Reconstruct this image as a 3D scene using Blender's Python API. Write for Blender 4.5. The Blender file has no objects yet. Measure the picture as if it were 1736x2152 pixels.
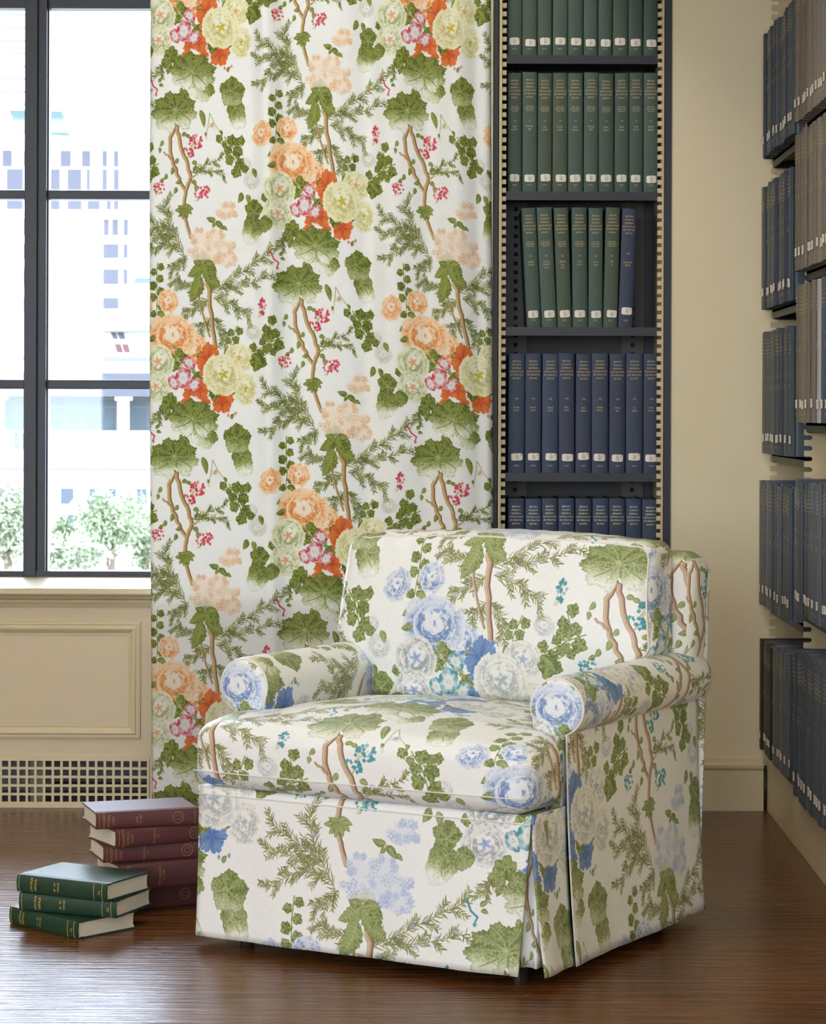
import bpy, bmesh, math, random
import numpy as np
from mathutils import Vector, Matrix

# ---------------------------------------------------------------- camera, sky, exposure
SC = bpy.context.scene
COL = SC.collection
FPX, CX0, CY0, CAMZ = 5160.0, 960.0, 865.0, 1.16      # focal length and vanishing point in photo pixels, eye height
cam_d = bpy.data.cameras.new('camera'); cam = bpy.data.objects.new('camera', cam_d); COL.objects.link(cam)
cam.rotation_euler = (Matrix.Rotation(math.radians(90), 3, 'X') @ Matrix.Rotation(math.radians(0.2), 3, 'Z')).to_euler()
cam.location = (0, 0, CAMZ)
cam_d.sensor_fit = 'VERTICAL'; cam_d.sensor_height = 36.0; cam_d.sensor_width = 36.0 * 1736 / 2152
cam_d.lens = FPX / 2152 * 36.0
cam_d.shift_x = -(CX0 - 868) / 2152; cam_d.shift_y = -(1076 - CY0) / 2152
cam_d.clip_end = 2000
cam_d.dof.use_dof = True; cam_d.dof.focus_distance = 5.9; cam_d.dof.aperture_fstop = 20
SC.camera = cam
SC.view_settings.view_transform = 'Standard'; SC.view_settings.look = 'None'
SC.view_settings.gamma = 1.0; SC.view_settings.use_curve_mapping = False
SC.view_settings.exposure = 0.28
wd = bpy.data.worlds.new('overcast_sky'); SC.world = wd; wd.use_nodes = True
bg = wd.node_tree.nodes['Background']; bg.inputs[0].default_value = (0.83, 0.95, 1.16, 1); bg.inputs[1].default_value = 12.0

cy = SC.cycles; cy.max_bounces = 6; cy.diffuse_bounces = 3; cy.glossy_bounces = 3; cy.transmission_bounces = 2; cy.transparent_max_bounces = 6
cy.caustics_reflective = False; cy.caustics_refractive = False; cy.use_denoising = True; cy.use_light_tree = False; cy.adaptive_threshold = .08; cy.adaptive_min_samples = 16
YB = FPX / 720.0                                        # back wall plane (7.167 m from the eye)
YW = 7.62                                               # window plane
RX0, RX1, RY0, RZ1 = -4.6, 1.17, -5.5, 3.3              # room: left wall, right wall, rear wall, ceiling
def portal(name, loc, rot, sx, sy):
    l = bpy.data.lights.new(name, 'AREA'); l.shape = 'RECTANGLE'; l.size = sx; l.size_y = sy; l.cycles.is_portal = True
    o = bpy.data.objects.new(name, l); COL.objects.link(o); o.location = loc; o.rotation_euler = rot
R90 = math.pi / 2
LEFT_FILL_WIN = [(-4.0, -2.4), (-1.2, 0.4)]                     # unseen windows added on the left wall for side light (y ranges)
REAR_FILL_WIN = [(-4.0, -3.0), (-2.0, -1.0), (-0.2, 0.8)]                  # likewise added in the rear wall for frontal light (x ranges)
FILL_WIN_Z = (0.8, 2.8)
portal('daylight_portal', (-1.35, YW + .05, 1.85), (-R90, 0, 0), 2.75, 2.4)
for a, b in LEFT_FILL_WIN: portal('daylight_portal', (RX0 - .1, (a + b) / 2, sum(FILL_WIN_Z) / 2), (0, -R90, 0), FILL_WIN_Z[1] - FILL_WIN_Z[0], b - a)
for a, b in REAR_FILL_WIN: portal('daylight_portal', ((a + b) / 2, RY0 - .1, sum(FILL_WIN_Z) / 2), (R90, 0, 0), b - a, FILL_WIN_Z[1] - FILL_WIN_Z[0])
# ---------------------------------------------------------------- printed fabric (drawn by code, half-drop repeat)
PW, PH, PS = 620.0, 727.0, 2.0            # repeat size in print units, pixels per unit
TW, TH = int(PW * PS), int(PH * PS)

def sstep(a, b, x):
    t = np.clip((x - a) / (b - a), 0, 1)
    return t * t * (3 - 2 * t)

def tile_noise(rs, nx, ny):
    g = rs.rand(ny, nx)
    x = np.arange(TW) / TW * nx; y = np.arange(TH) / TH * ny
    x0 = x.astype(int); y0 = y.astype(int)
    fx = x - x0; fy = y - y0
    fx = fx * fx * (3 - 2 * fx); fy = (fy * fy * (3 - 2 * fy))[:, None]
    x1 = (x0 + 1) % nx; y1 = (y0 + 1) % ny; x0 %= nx; y0 %= ny
    a = g[y0][:, x0] * (1 - fx) + g[y0][:, x1] * fx
    b = g[y1][:, x0] * (1 - fx) + g[y1][:, x1] * fx
    return a * (1 - fy) + b * fy

def tile_cells(rs, nx, ny):
    jx = rs.rand(ny, nx); jy = rs.rand(ny, nx)
    X = (np.arange(TW) / TW * nx)[None, :].repeat(TH, 0); Y = (np.arange(TH) / TH * ny)[:, None].repeat(TW, 1)
    ix = X.astype(int); iy = Y.astype(int)
    f1 = np.full((TH, TW), 9.0); f2 = f1.copy()
    for dy in (-1, 0, 1):
        for dx in (-1, 0, 1):
            cx = ix + dx; cy = iy + dy
            px = cx + jx[cy % ny, cx % nx]; py = cy + jy[cy % ny, cx % nx]
            d = np.hypot(px - X, py - Y)
            m = d < f1
            f2 = np.where(m, f1, np.minimum(f2, d)); f1 = np.where(m, d, f1)
    return f2 - f1

RS = np.random.RandomState(5)
N_FINE = tile_noise(RS, 310, 364)
N_MED = tile_noise(RS, 100, 116)
N_BIG = tile_noise(RS, 30, 35)
N_MIX = N_FINE * .45 + N_MED * .35 + N_BIG * .2
CELLS = tile_cells(RS, 104, 120)
def C3(*c): return np.array(c, dtype=float) / 255.0

class Print:
    def __init__(s, pal):
        s.p = pal
        s.a = np.empty((TH, TW, 3)); s.a[:] = pal['ground']
    def patches(s, x, y, rx, ry):
        """local grids around a motif centre, for the motif and its half-drop twin"""
        for ox, oy in ((0, 0), (PW / 2, PH / 2)):
            cx, cy = (x + ox) * PS, (y + oy) * PS
            x0, x1 = int(math.floor(cx - rx * PS)), int(math.ceil(cx + rx * PS))
            y0, y1 = int(math.floor(cy - ry * PS)), int(math.ceil(cy + ry * PS))
            gx = np.arange(x0, x1 + 1); gy = np.arange(y0, y1 + 1)
            X, Y = np.meshgrid((gx - cx) / PS, (gy - cy) / PS)
            yield X, Y, np.ix_(gy % TH, gx % TW)
    def put(s, ix, col, al):
        if al.ndim == 2: al = al[..., None]
        s.a[ix] = s.a[ix] * (1 - al) + col * al
    # -- strokes -------------------------------------------------------
    def seg(s, x0, y0, x1, y1, w0, w1, col, al=1.0):
        mx, my = (x0 + x1) / 2, (y0 + y1) / 2
        w = max(w0, w1) + 1.5
        rx, ry = abs(x1 - x0) / 2 + w, abs(y1 - y0) / 2 + w
        dx, dy = x1 - x0, y1 - y0
        L2 = dx * dx + dy * dy + 1e-9
        for X, Y, ix in s.patches(mx, my, rx, ry):
            px, py = X + mx - x0, Y + my - y0
            t = np.clip((px * dx + py * dy) / L2, 0, 1)
            d = np.hypot(px - t * dx, py - t * dy)
            s.put(ix, col, np.clip((w0 + (w1 - w0) * t - d) * PS + .5, 0, 1) * al)
    def line(s, pts, w0, w1, col, al=1.0):
        n = len(pts) - 1
        for k in range(n):
            a, b = w0 + (w1 - w0) * k / n, w0 + (w1 - w0) * (k + 1) / n
            s.seg(*pts[k], *pts[k + 1], a, b, col, al)
    def stem(s, pts, w):
        # smooth, knobbly wood: dark side, light body
        P = []
        for k in range(len(pts) - 1):
            for t in (0, .25, .5, .75):
                a = np.array(pts[k]); b = np.array(pts[k + 1])
                P.append(tuple(a * (1 - t) + b * t + RS.randn(2) * w * .16))
        P.append(pts[-1])
        s.line([(x + w * .22, y) for x, y in P], w * .62, w * .5, s.p['stem_d'])
        s.line(P, w * .5, w * .38, s.p['stem'])
        s.line([(x - w * .16, y) for x, y in P], w * .14, w * .1, s.p['stem'] * .55 + .45, .7)
    def dots(s, x, y, rx, ry, n, r, col, al=.9):
        for k in range(n):
            a = RS.rand() * 6.283; q = math.sqrt(RS.rand())
            s.seg(x + rx * q * math.cos(a), y + ry * q * math.sin(a), x + rx * q * math.cos(a) + .01, y + ry * q * math.sin(a), r * RS.uniform(.7, 1.2), r, col, al)
    # -- leaves --------------------------------------------------------
    def big_leaf(s, x, y, w, h, rot=0.0, lobes=7, hub=(0, -.1), pale=.55, dark=1.0, notch=True, seed=0):
        """geranium leaf: scalloped outline, ray veins from a hub, netted lower half"""
        rs = np.random.RandomState(seed); ph = rs.rand(8) * 6.283
        c, sn = math.cos(rot), math.sin(rot)
        R = max(w, h) / 2 * 1.25
        p = s.p
        for X, Y, ix in s.patches(x, y, R, R):
            U = (X * c + Y * sn) / (w / 2); V = (-X * sn + Y * c) / (h / 2)
            th = np.arctan2(V - hub[1] * .5, U); rho = np.hypot(U, V)
            r = .93 + .075 * np.cos(lobes * th + ph[0]) + .03 * np.sin(lobes * 2.6 * th + ph[1]) + .022 * np.sin(lobes * 5.3 * th + ph[2])
            if notch: r = r - .5 * np.exp(-((th - 1.45) / .16) ** 2)
            al = np.clip((r - rho) * min(w, h) / 2 * PS * .8 + .5, 0, 1)
            hx, hy = U - hub[0], V - hub[1]
            ht = np.arctan2(hy, hx); hr = np.hypot(hx, hy)
            nm = N_MIX[ix]; cell = CELLS[ix]
            low = sstep(-.3, .6, V + .5 * (nm - .5))            # 0 top, 1 bottom
            col = p['leaf_d'] + (p['leaf'] - p['leaf_d']) * (sstep(.2, .75, nm + .25 * np.sin(ht * lobes) * .5 + .25 * (1 - dark)))[..., None]
            paleness = np.clip(low * pale, 0, 1)[..., None]
            col = col + (p['leaf_p'] - col) * paleness
            net = sstep(.22, .05, cell)                              # cell borders
            col = col + (p['leaf_p'] * .6 + p['ground'] * .4 - col) * np.clip(net * (.3 + .7 * low * pale), 0, 1)[..., None]
            col = col + (p['ground'] - col) * np.clip(sstep(.1, .75, V + .3 * (N_BIG[ix] - .5)) * pale * sstep(.25, .6, nm + .25 * (cell > .3)), 0, .92)[..., None]
            for k in range(lobes):
                a0 = ph[0] * 0 + 6.283 * (k + .5) / lobes - 1.571
                da = np.abs((ht - a0 - .18 * np.sin(hr * 3 + k) + 3.1416) % 6.2832 - 3.1416)
                vein = sstep(.035, .0, da * hr * (min(w, h) / 2) / 30 - .004) * (hr < .85)
                vc = np.where(low[..., None] * pale > .38, p['leaf_d'], p['leaf_p'])
                col = col + (vc - col) * (vein * .75)[..., None]
                # side shading along the vein
                sh = sstep(.22, .03, da) * sstep(.05, .2, hr) * (1 - low * pale)
                col = col + (p['leaf_d'] * .82 - col) * (sh * .35 * sstep(.35, .7, nm))[..., None]
            rim = sstep(.1, .0, r - rho)
            col = col + (p['leaf_d'] * .95 - col) * (rim * .45 * (1 - .7 * low * pale))[..., None]
            s.put(ix, np.clip(col, 0, 1), al)
    def leaf(s, x, y, L, w, rot, shade=0.0, veins=6):
        """pointed leaf from its base (x, y) along direction rot"""
        p = s.p; c, sn = math.cos(rot), math.sin(rot)
        mx, my = x + c * L / 2, y + sn * L / 2
        R = L * .62 + w * .3
        for X, Y, ix in s.patches(mx, my, R, R):
            t = (X * c + Y * sn) / L + .5; q = (-X * sn + Y * c)
            q = q + w * .16 * np.sin(t * 3.14)                        # gentle bend
            prof = np.where((t > 0) & (t < 1), np.sin(np.clip(t, 0, 1) ** .72 * 3.1416) ** .85, 0) * w / 2
            nm = N_MIX[ix]
            prof = prof * (1 + .08 * np.sin(t * 40))
            al = np.clip((prof - np.abs(q)) * PS + .5, 0, 1) * (prof > .25)
            k = sstep(.25, .75, nm + shade + .18 * (q > 0))
            col = p['leaf_d'] + (p['leaf'] - p['leaf_d']) * k[..., None]
            sv = np.abs(((t * veins - np.abs(q) / (w / 2 + 1e-6) * .8) % 1) - .5)
            col = col + (p['leaf_p'] - col) * (sstep(.14, .02, sv) * .5 * (L > 14))[..., None]
            col = col + (p['leaf_p'] - col) * (sstep(.9, .2, np.abs(q)) * .6 * (L > 9))[..., None]
            edge = sstep(1.6, .2, prof - np.abs(q))
            col = col + (p['leaf_d'] * .85 - col) * (edge * .55)[..., None]
            s.put(ix, np.clip(col, 0, 1), al)
    def ivy_leaf(s, x, y, r, rot, seed=0):
        p = s.p; rs = np.random.RandomState(seed); ph = rs.rand(3) * 6.283
        for X, Y, ix in s.patches(x, y, r * 1.4, r * 1.4):
            th = np.arctan2(Y, X) - rot; rho = np.hypot(X, Y)
            rr = r * (.88 + .1 * np.cos(5 * th) + .05 * np.sin(9 * th + ph[0]) + .12 * np.cos(th) + .05 * np.sin(3 * th + ph[1]))
            al = np.clip((rr - rho) * PS + .5, 0, 1)
            nm = N_MIX[ix]
            col = p['leaf_d'] + (p['leaf'] - p['leaf_d']) * sstep(.25, .7, nm + .25 * np.cos(5 * th) * .6)[..., None]
            col = col + (p['leaf_p'] - col) * (sstep(.35, .1, np.abs(np.sin(2.5 * th)) * rho / 2.2) * .55 * (rho > .8))[..., None]
            col = col + (p['leaf_d'] * .8 - col) * (sstep(1.7, .1, rr - rho) * .6)[..., None]
            s.put(ix, np.clip(col, 0, 1), al)
    def sprig(s, pts, n, r, seed):
        """trailing stalk with small lobed leaves on both sides"""
        rs = np.random.RandomState(seed)
        s.line(pts, 1.2, .8, s.p['leaf'])
        tot = len(pts) - 1
        for k in range(n):
            t = (k + .5) / n * tot; i = min(int(t), tot - 1); f = t - i
            bx = pts[i][0] * (1 - f) + pts[i + 1][0] * f; by = pts[i][1] * (1 - f) + pts[i + 1][1] * f
            dx, dy = pts[i + 1][0] - pts[i][0], pts[i + 1][1] - pts[i][1]
            a = math.atan2(dy, dx) + (1 if k % 2 else -1) * rs.uniform(.8, 1.4)
            q = r * rs.uniform(.75, 1.15)
            s.ivy_leaf(bx + math.cos(a) * q * .95, by + math.sin(a) * q * .95, q, a, seed + k)
    def fir(s, pts, n, L, seed, spread=.75, flecks=0, sub=True):
        rs = np.random.RandomState(seed); tot = len(pts) - 1
        s.line(pts, .8, .45, s.p['needle_d'], .8)
        if sub:
            for k in range(3 + n // 12):
                t = (k + .6) / (3 + n // 12) * tot; i = min(int(t), tot - 1); f = t - i
                bx = pts[i][0] * (1 - f) + pts[i + 1][0] * f; by = pts[i][1] * (1 - f) + pts[i + 1][1] * f
                a = math.atan2(pts[i + 1][1] - pts[i][1], pts[i + 1][0] - pts[i][0]) + (1 if k % 2 else -1) * rs.uniform(.5, .8)
                l = L * rs.uniform(1.1, 1.7)
                s.fir([(bx, by), (bx + math.cos(a) * l * .5, by + math.sin(a) * l * .5 + 1), (bx + math.cos(a) * l, by + math.sin(a) * l + 3)], 13, L * .72, seed * 31 + k, spread, 0, False)
        for k in range(n):
            t = (k + rs.rand()) / n * tot; i = min(int(t), tot - 1); f = t - i
            bx = pts[i][0] * (1 - f) + pts[i + 1][0] * f; by = pts[i][1] * (1 - f) + pts[i + 1][1] * f
            dx, dy = pts[i + 1][0] - pts[i][0], pts[i + 1][1] - pts[i][1]
            a = math.atan2(dy, dx) + (1 if k % 2 else -1) * spread * rs.uniform(.6, 1.3)
            l = L * rs.uniform(.65, 1.15) * (1 - .35 * t / tot)
            bend = rs.uniform(-.35, .35)
            m = (bx + math.cos(a) * l * .5, by + math.sin(a) * l * .5)
            e = (m[0] + math.cos(a + bend) * l * .5, m[1] + math.sin(a + bend) * l * .5)
            col = s.p['needle_d'] if rs.rand() < .6 else s.p['needle']
            s.seg(bx, by, *m, .55, 1.0, col, .9); s.seg(*m, *e, 1.0, .3, col, .9)
        for k in range(flecks):
            i = rs.randint(0, tot); f = rs.rand()
            bx = pts[i][0] * (1 - f) + pts[i + 1][0] * f + rs.uniform(-6, 6); by = pts[i][1] * (1 - f) + pts[i + 1][1] * f + rs.uniform(-6, 6)
            s.blob(bx, by, 5, 4, s.p['fleck'], .75, seed + k)
    # -- flowers -------------------------------------------------------
    def blob(s, x, y, rx, ry, col, al, seed=0):
        rs = np.random.RandomState(seed); ph = rs.rand(2) * 6.28
        for X, Y, ix in s.patches(x, y, rx * 1.4, ry * 1.4):
            U, V = X / rx, Y / ry; th = np.arctan2(V, U)
            r = .9 + .14 * np.sin(5 * th + ph[0]) + .06 * np.sin(11 * th + ph[1])
            a = sstep(0, .35, r - np.hypot(U, V)) * al * (.65 + .7 * (N_MIX[ix] - .3))
            s.put(ix, col, np.clip(a, 0, 1))
    def petal(s, x, y, a, L, w, light, tint, deep, seed, soft=.12, strength=.8):
        """one frilled petal: (x, y) its base, a its direction; pale rim, streaked base"""
        rs = np.random.RandomState(seed); ph = rs.rand(4) * 6.283; c, sn = math.cos(a), math.sin(a)
        mx, my = x + c * L * .55, y + sn * L * .55
        R = max(L, w) * .8
        for X, Y, ix in s.patches(mx, my, R, R):
            t = (X * c + Y * sn) / L + .55; q = (-X * sn + Y * c) / (w / 2)
            ang = np.arctan2(q, t - .35)
            r = 1 + .05 * np.sin(9 * ang + ph[0]) + .05 * np.sin(17 * ang + ph[1]) + .03 * np.sin(29 * ang + ph[2])
            d = r - np.sqrt(((t - .5) / .5) ** 2 + q ** 2) * (1 + .12 * np.cos(2 * ang))
            nm = N_MIX[ix]; nf = N_FINE[ix]
            al = sstep(0, soft, d)
            st = .5 + .3 * np.sin(q * 11 + ph[3] + 4 * nf) + .25 * np.sin(q * 23 + ph[0] + 3 * nm) + .5 * (nf - .5)
            base = sstep(.9, .2, t + .25 * (nm - .5))
            k = np.clip(base * (.35 + .9 * st) + .25 * (nm - .55), 0, 1) * strength
            col = light + (tint - light) * k[..., None]
            dk = sstep(.45, .9, base * (.4 + st)) * sstep(.5, .1, t) * strength
            col = col + (deep - col) * dk[..., None]
            rim = sstep(.22, .02, d) * sstep(.45, .75, st)
            col = col + (tint - col) * (rim * .55 * strength)[..., None]
            s.put(ix, np.clip(col, 0, 1), al)
    def ruffle(s, x, y, rx, ry, rot, light, tint, deep, seed, layers=5, edge_soft=.12, heart=None, power=1.6, petals=9, strength=.85):
        """many-petalled bloom: rings of frilled petals from the outside in"""
        rs = np.random.RandomState(seed)
        c, sn = math.cos(rot), math.sin(rot)
        s.blob(x, y, rx, ry, light * .6 + tint * .4, .8, seed)
        for k in range(layers):
            q = 1 - k / layers; n = max(4, int(petals * (.55 + .45 * q) + .5)); r0 = rs.rand() * 6.283
            inner = max(0, q - 1.0 / layers - .16)
            for j in rs.permutation(n):
                a = r0 + 6.283 * j / n + rs.uniform(-.18, .18)
                e = 1 + rs.uniform(-.1, .08)
                bx, by = math.cos(a) * inner * rx, math.sin(a) * inner * ry * (1 if math.sin(a) > 0 else .9)
                tx, ty = math.cos(a) * q * rx * e, math.sin(a) * q * ry * e - ry * .05 * k
                L = math.hypot(tx - bx, ty - by) + 1.5
                aa = math.atan2(ty - by, tx - bx) + rot
                w = 6.283 * q * (rx + ry) / 2 / n * 1.3 + 2
                mixl = rs.uniform(0, .3)
                s.petal(x + bx * c - by * sn, y + bx * sn + by * c, aa, L, w, light * (1 - mixl * .4) + tint * mixl * .4, tint, deep if rs.rand() < .55 else tint,
                        rs.randint(9999), edge_soft + .05, strength)
        nd = int((rx + ry) * .42)
        for X, Y, ix in s.patches(x, y - ry * .08, rx * .6, ry * .6):       # pale rosette at the heart
            U, V = X / rx, Y / ry; th = np.arctan2(V, U)
            a = sstep(.46, .30, np.hypot(U, V) + .05 * np.sin(7 * th + seed) + .04 * np.sin(13 * th) + .12 * (N_MED[ix] - .5))
            s.put(ix, light * .35 + s.p['ground'] * .65, a * .8)
        for j in range(int(nd * .8)):                                          # broken shadow ring round it
            a = rs.uniform(-.3, 3.5) if rs.rand() < .75 else rs.rand() * 6.283
            q = rs.uniform(.36, .56); h = rs.uniform(.05, .16)
            p0 = (math.cos(a - h) * q * rx, math.sin(a - h) * q * ry - ry * .06); p1 = (math.cos(a + h) * q * rx, math.sin(a + h) * q * ry - ry * .06)
            s.seg(x + p0[0] * c - p0[1] * sn, y + p0[0] * sn + p0[1] * c, x + p1[0] * c - p1[1] * sn, y + p1[0] * sn + p1[1] * c, 1.2 * rx / 40, rs.uniform(1.4, 2.8) * rx / 40, deep, .7 * strength)
        for j in range(6):
            a = rs.rand() * 6.283; q = rs.uniform(0, .16)
            s.seg(x + math.cos(a) * q * rx, y + math.sin(a) * q * ry - ry * .1, x + math.cos(a) * q * rx * .4, y + math.sin(a) * q * ry * .4 - ry * .04, 1.0, 1.6, deep if j < 4 else tint, .75 * strength)
        for j in range(nd):
            a = rs.uniform(-.5, 3.7) if rs.rand() < .8 else rs.rand() * 6.283
            q = rs.uniform(.3, .82); h = rs.uniform(.06, .2)
            x0, y0, x1, y1 = math.cos(a - h) * q * rx, math.sin(a - h) * q * ry, math.cos(a + h) * q * rx, math.sin(a + h) * q * ry
            s.seg(x + x0 * c - y0 * sn, y + x0 * sn + y0 * c, x + x1 * c - y1 * sn, y + x1 * sn + y1 * c, .5, rs.uniform(.9, 2.0), deep if rs.rand() < .7 else tint, .75 * strength)
        for j in range(nd):
            a = rs.rand() * 6.283; q = rs.uniform(.84, .98); l = rs.uniform(.06, .14)
            s.seg(x + math.cos(a) * (q - l) * rx, y + math.sin(a) * (q - l) * ry, x + math.cos(a) * q * rx, y + math.sin(a) * q * ry, .5, .25, tint if rs.rand() < .6 else deep, .7 * strength)
        for j in range(nd // 2):
            a = rs.rand() * 6.283; q = rs.uniform(.05, .4); h = rs.uniform(.1, .3)
            s.seg(x + math.cos(a - h) * q * rx, y + math.sin(a - h) * q * ry, x + math.cos(a + h) * q * rx, y + math.sin(a + h) * q * ry, .8, rs.uniform(1, 2), light * .5 + s.p['ground'] * .5, .8)
        if heart is not None:
            for X, Y, ix in s.patches(x, y, rx * .4, ry * .4):
                U, V = X / rx, Y / ry; th = np.arctan2(V, U)
                a = sstep(.3, .06, np.hypot(U, V) + .09 * np.sin(5 * th + seed)) * sstep(.2, .6, N_MIX[ix] + .12)
                s.put(ix, heart, a * .9)
    def trumpet(s, x, y, rx, ry, rot, col, deep, seed, throat=True, petals=5):
        rs = np.random.RandomState(seed); ph = rs.rand(4) * 6.283; c, sn = math.cos(rot), math.sin(rot)
        R = max(rx, ry) * 1.3
        for X, Y, ix in s.patches(x, y, R, R):
            U = (X * c + Y * sn) / rx; V = (-X * sn + Y * c) / ry
            th = np.arctan2(V, U); rho = np.hypot(U, V)
            r = .78 + .2 * np.abs(np.sin(petals * th / 2 + ph[0])) + .05 * np.sin(13 * th + ph[1]) + .03 * np.sin(27 * th + ph[3])
            al = np.clip((r - rho) * min(rx, ry) * PS * .7 + .5, 0, 1)
            nm = N_MIX[ix]
            st = .5 + .5 * np.sin(21 * th + ph[2] + 5 * N_BIG[ix] + 4 * nm)
            t = sstep(.75, .15, rho) * .4 + .3 * st * sstep(.95, .4, rho) + .7 * (nm - .5) + .25 * np.sin(petals * th + ph[0])
            cc = col + (deep - col) * np.clip(t, 0, 1)[..., None]
            cc = cc + (s.p['ground'] - cc) * (sstep(.8, .97, st) * .35 * sstep(.3, .6, nm) * (rho > .35))[..., None]
            if throat:
                a = sstep(.42, .22, rho + .1 * np.sin(5 * th + ph[3]))
                cc = cc + (s.p['ground'] - cc) * a[..., None]
            s.put(ix, np.clip(cc, 0, 1), al)
    def auricula(s, x, y, rx, ry, rot, seed):
        rs = np.random.RandomState(seed); ph = rs.rand(3) * 6.283; c, sn = math.cos(rot), math.sin(rot); p = s.p
        R = max(rx, ry) * 1.3
        for X, Y, ix in s.patches(x, y, R, R):
            U = (X * c + Y * sn) / rx; V = (-X * sn + Y * c) / ry
            th = np.arctan2(V, U); rho = np.hypot(U, V)
            r = .95 + .05 * np.sin(5 * th + ph[0]) + .03 * np.sin(13 * th)
            al = np.clip((r - rho) * min(rx, ry) * PS * .7 + .5, 0, 1)
            t = sstep(.55, .8, rho + .12 * np.sin(7 * th + ph[1]) + .2 * (N_MIX[ix] - .5))
            cc = p['ground'] * .96 + (p['pink'] - p['ground'] * .96) * (t * (.7 + .3 * np.sin(3 * th + ph[2])))[..., None]
            cc = cc + (p['pink'] * .6 + .35 - cc) * (sstep(.5, .62, rho) * sstep(.75, .62, rho) * .5)[..., None]
            s.put(ix, np.clip(cc, 0, 1), al)
        s.dots(x, y, rx * .25, ry * .25, 6, .5, p['leaf_d'] * .7)
    def cluster(s, x, y, rx, ry, n, seed, r=3.0):
        rs = np.random.RandomState(seed); p = s.p
        for k in range(3):
            s.line([(x - rx * .8 + rs.uniform(-4, 4), y + ry * 1.1), (x + rs.uniform(-.5, .5) * rx, y + rs.uniform(-.3, .3) * ry)], .5, .4, p['leaf'], .8)
        for k in range(n):
            a = rs.rand() * 6.283; q = math.sqrt(rs.rand())
            fx, fy = x + rx * q * math.cos(a), y + ry * q * math.sin(a)
            col = p['pink'] if rs.rand() < .7 else p['pink'] * .6 + .4
            for j in range(4):
                b = j * 1.571 + a
                s.seg(fx, fy, fx + math.cos(b) * r * .7, fy + math.sin(b) * r * .7, r * .3, r * .42, col, .95)
    def hydrangea(s, x, y, rx, ry, n, seed):
        rs = np.random.RandomState(seed); p = s.p
        s.blob(x, y, rx * 1.02, ry * 1.05, p['hyd_l'], .9, seed)
        for k in range(n):
            a = rs.rand() * 6.283; q = math.sqrt(rs.rand()) * .93
            fx, fy = x + rx * q * math.cos(a), y + ry * q * math.sin(a)
            r = rs.uniform(5.5, 8.5); r0 = rs.rand() * 1.57
            tint = p['hyd'] * .35 + p['hyd_l'] * .65 if rs.rand() < .5 else p['ground'] * .55 + p['hyd_l'] * .45
            edge = sstep(.35, 1., q) * .4
            s.blob(fx + 1, fy + 1.5, r * 1.15, r * 1.1, p['hyd'], .55 + edge, seed + k)
            for j in range(4):
                b = r0 + j * 1.571
                s.blob(fx + math.cos(b) * r * .5, fy + math.sin(b) * r * .5, r * .52, r * .46, tint, .95, seed + k + j)
            s.dots(fx, fy, 1.2, 1.2, 3, .45, p['hyd'] * .6 + p['leaf'] * .2, .8)
    def pale_bloom(s, x, y, r, seed):
        s.ruffle(x, y, r, r * .85, .3, s.p['ground'] * .97, s.p['grey'], s.p['grey'] * .9, seed, layers=3, edge_soft=.5, strength=.55)
        s.dots(x, y, r * 1.25, r * 1.1, 70, .32, s.p['grey'] * .7, .7)

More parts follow.
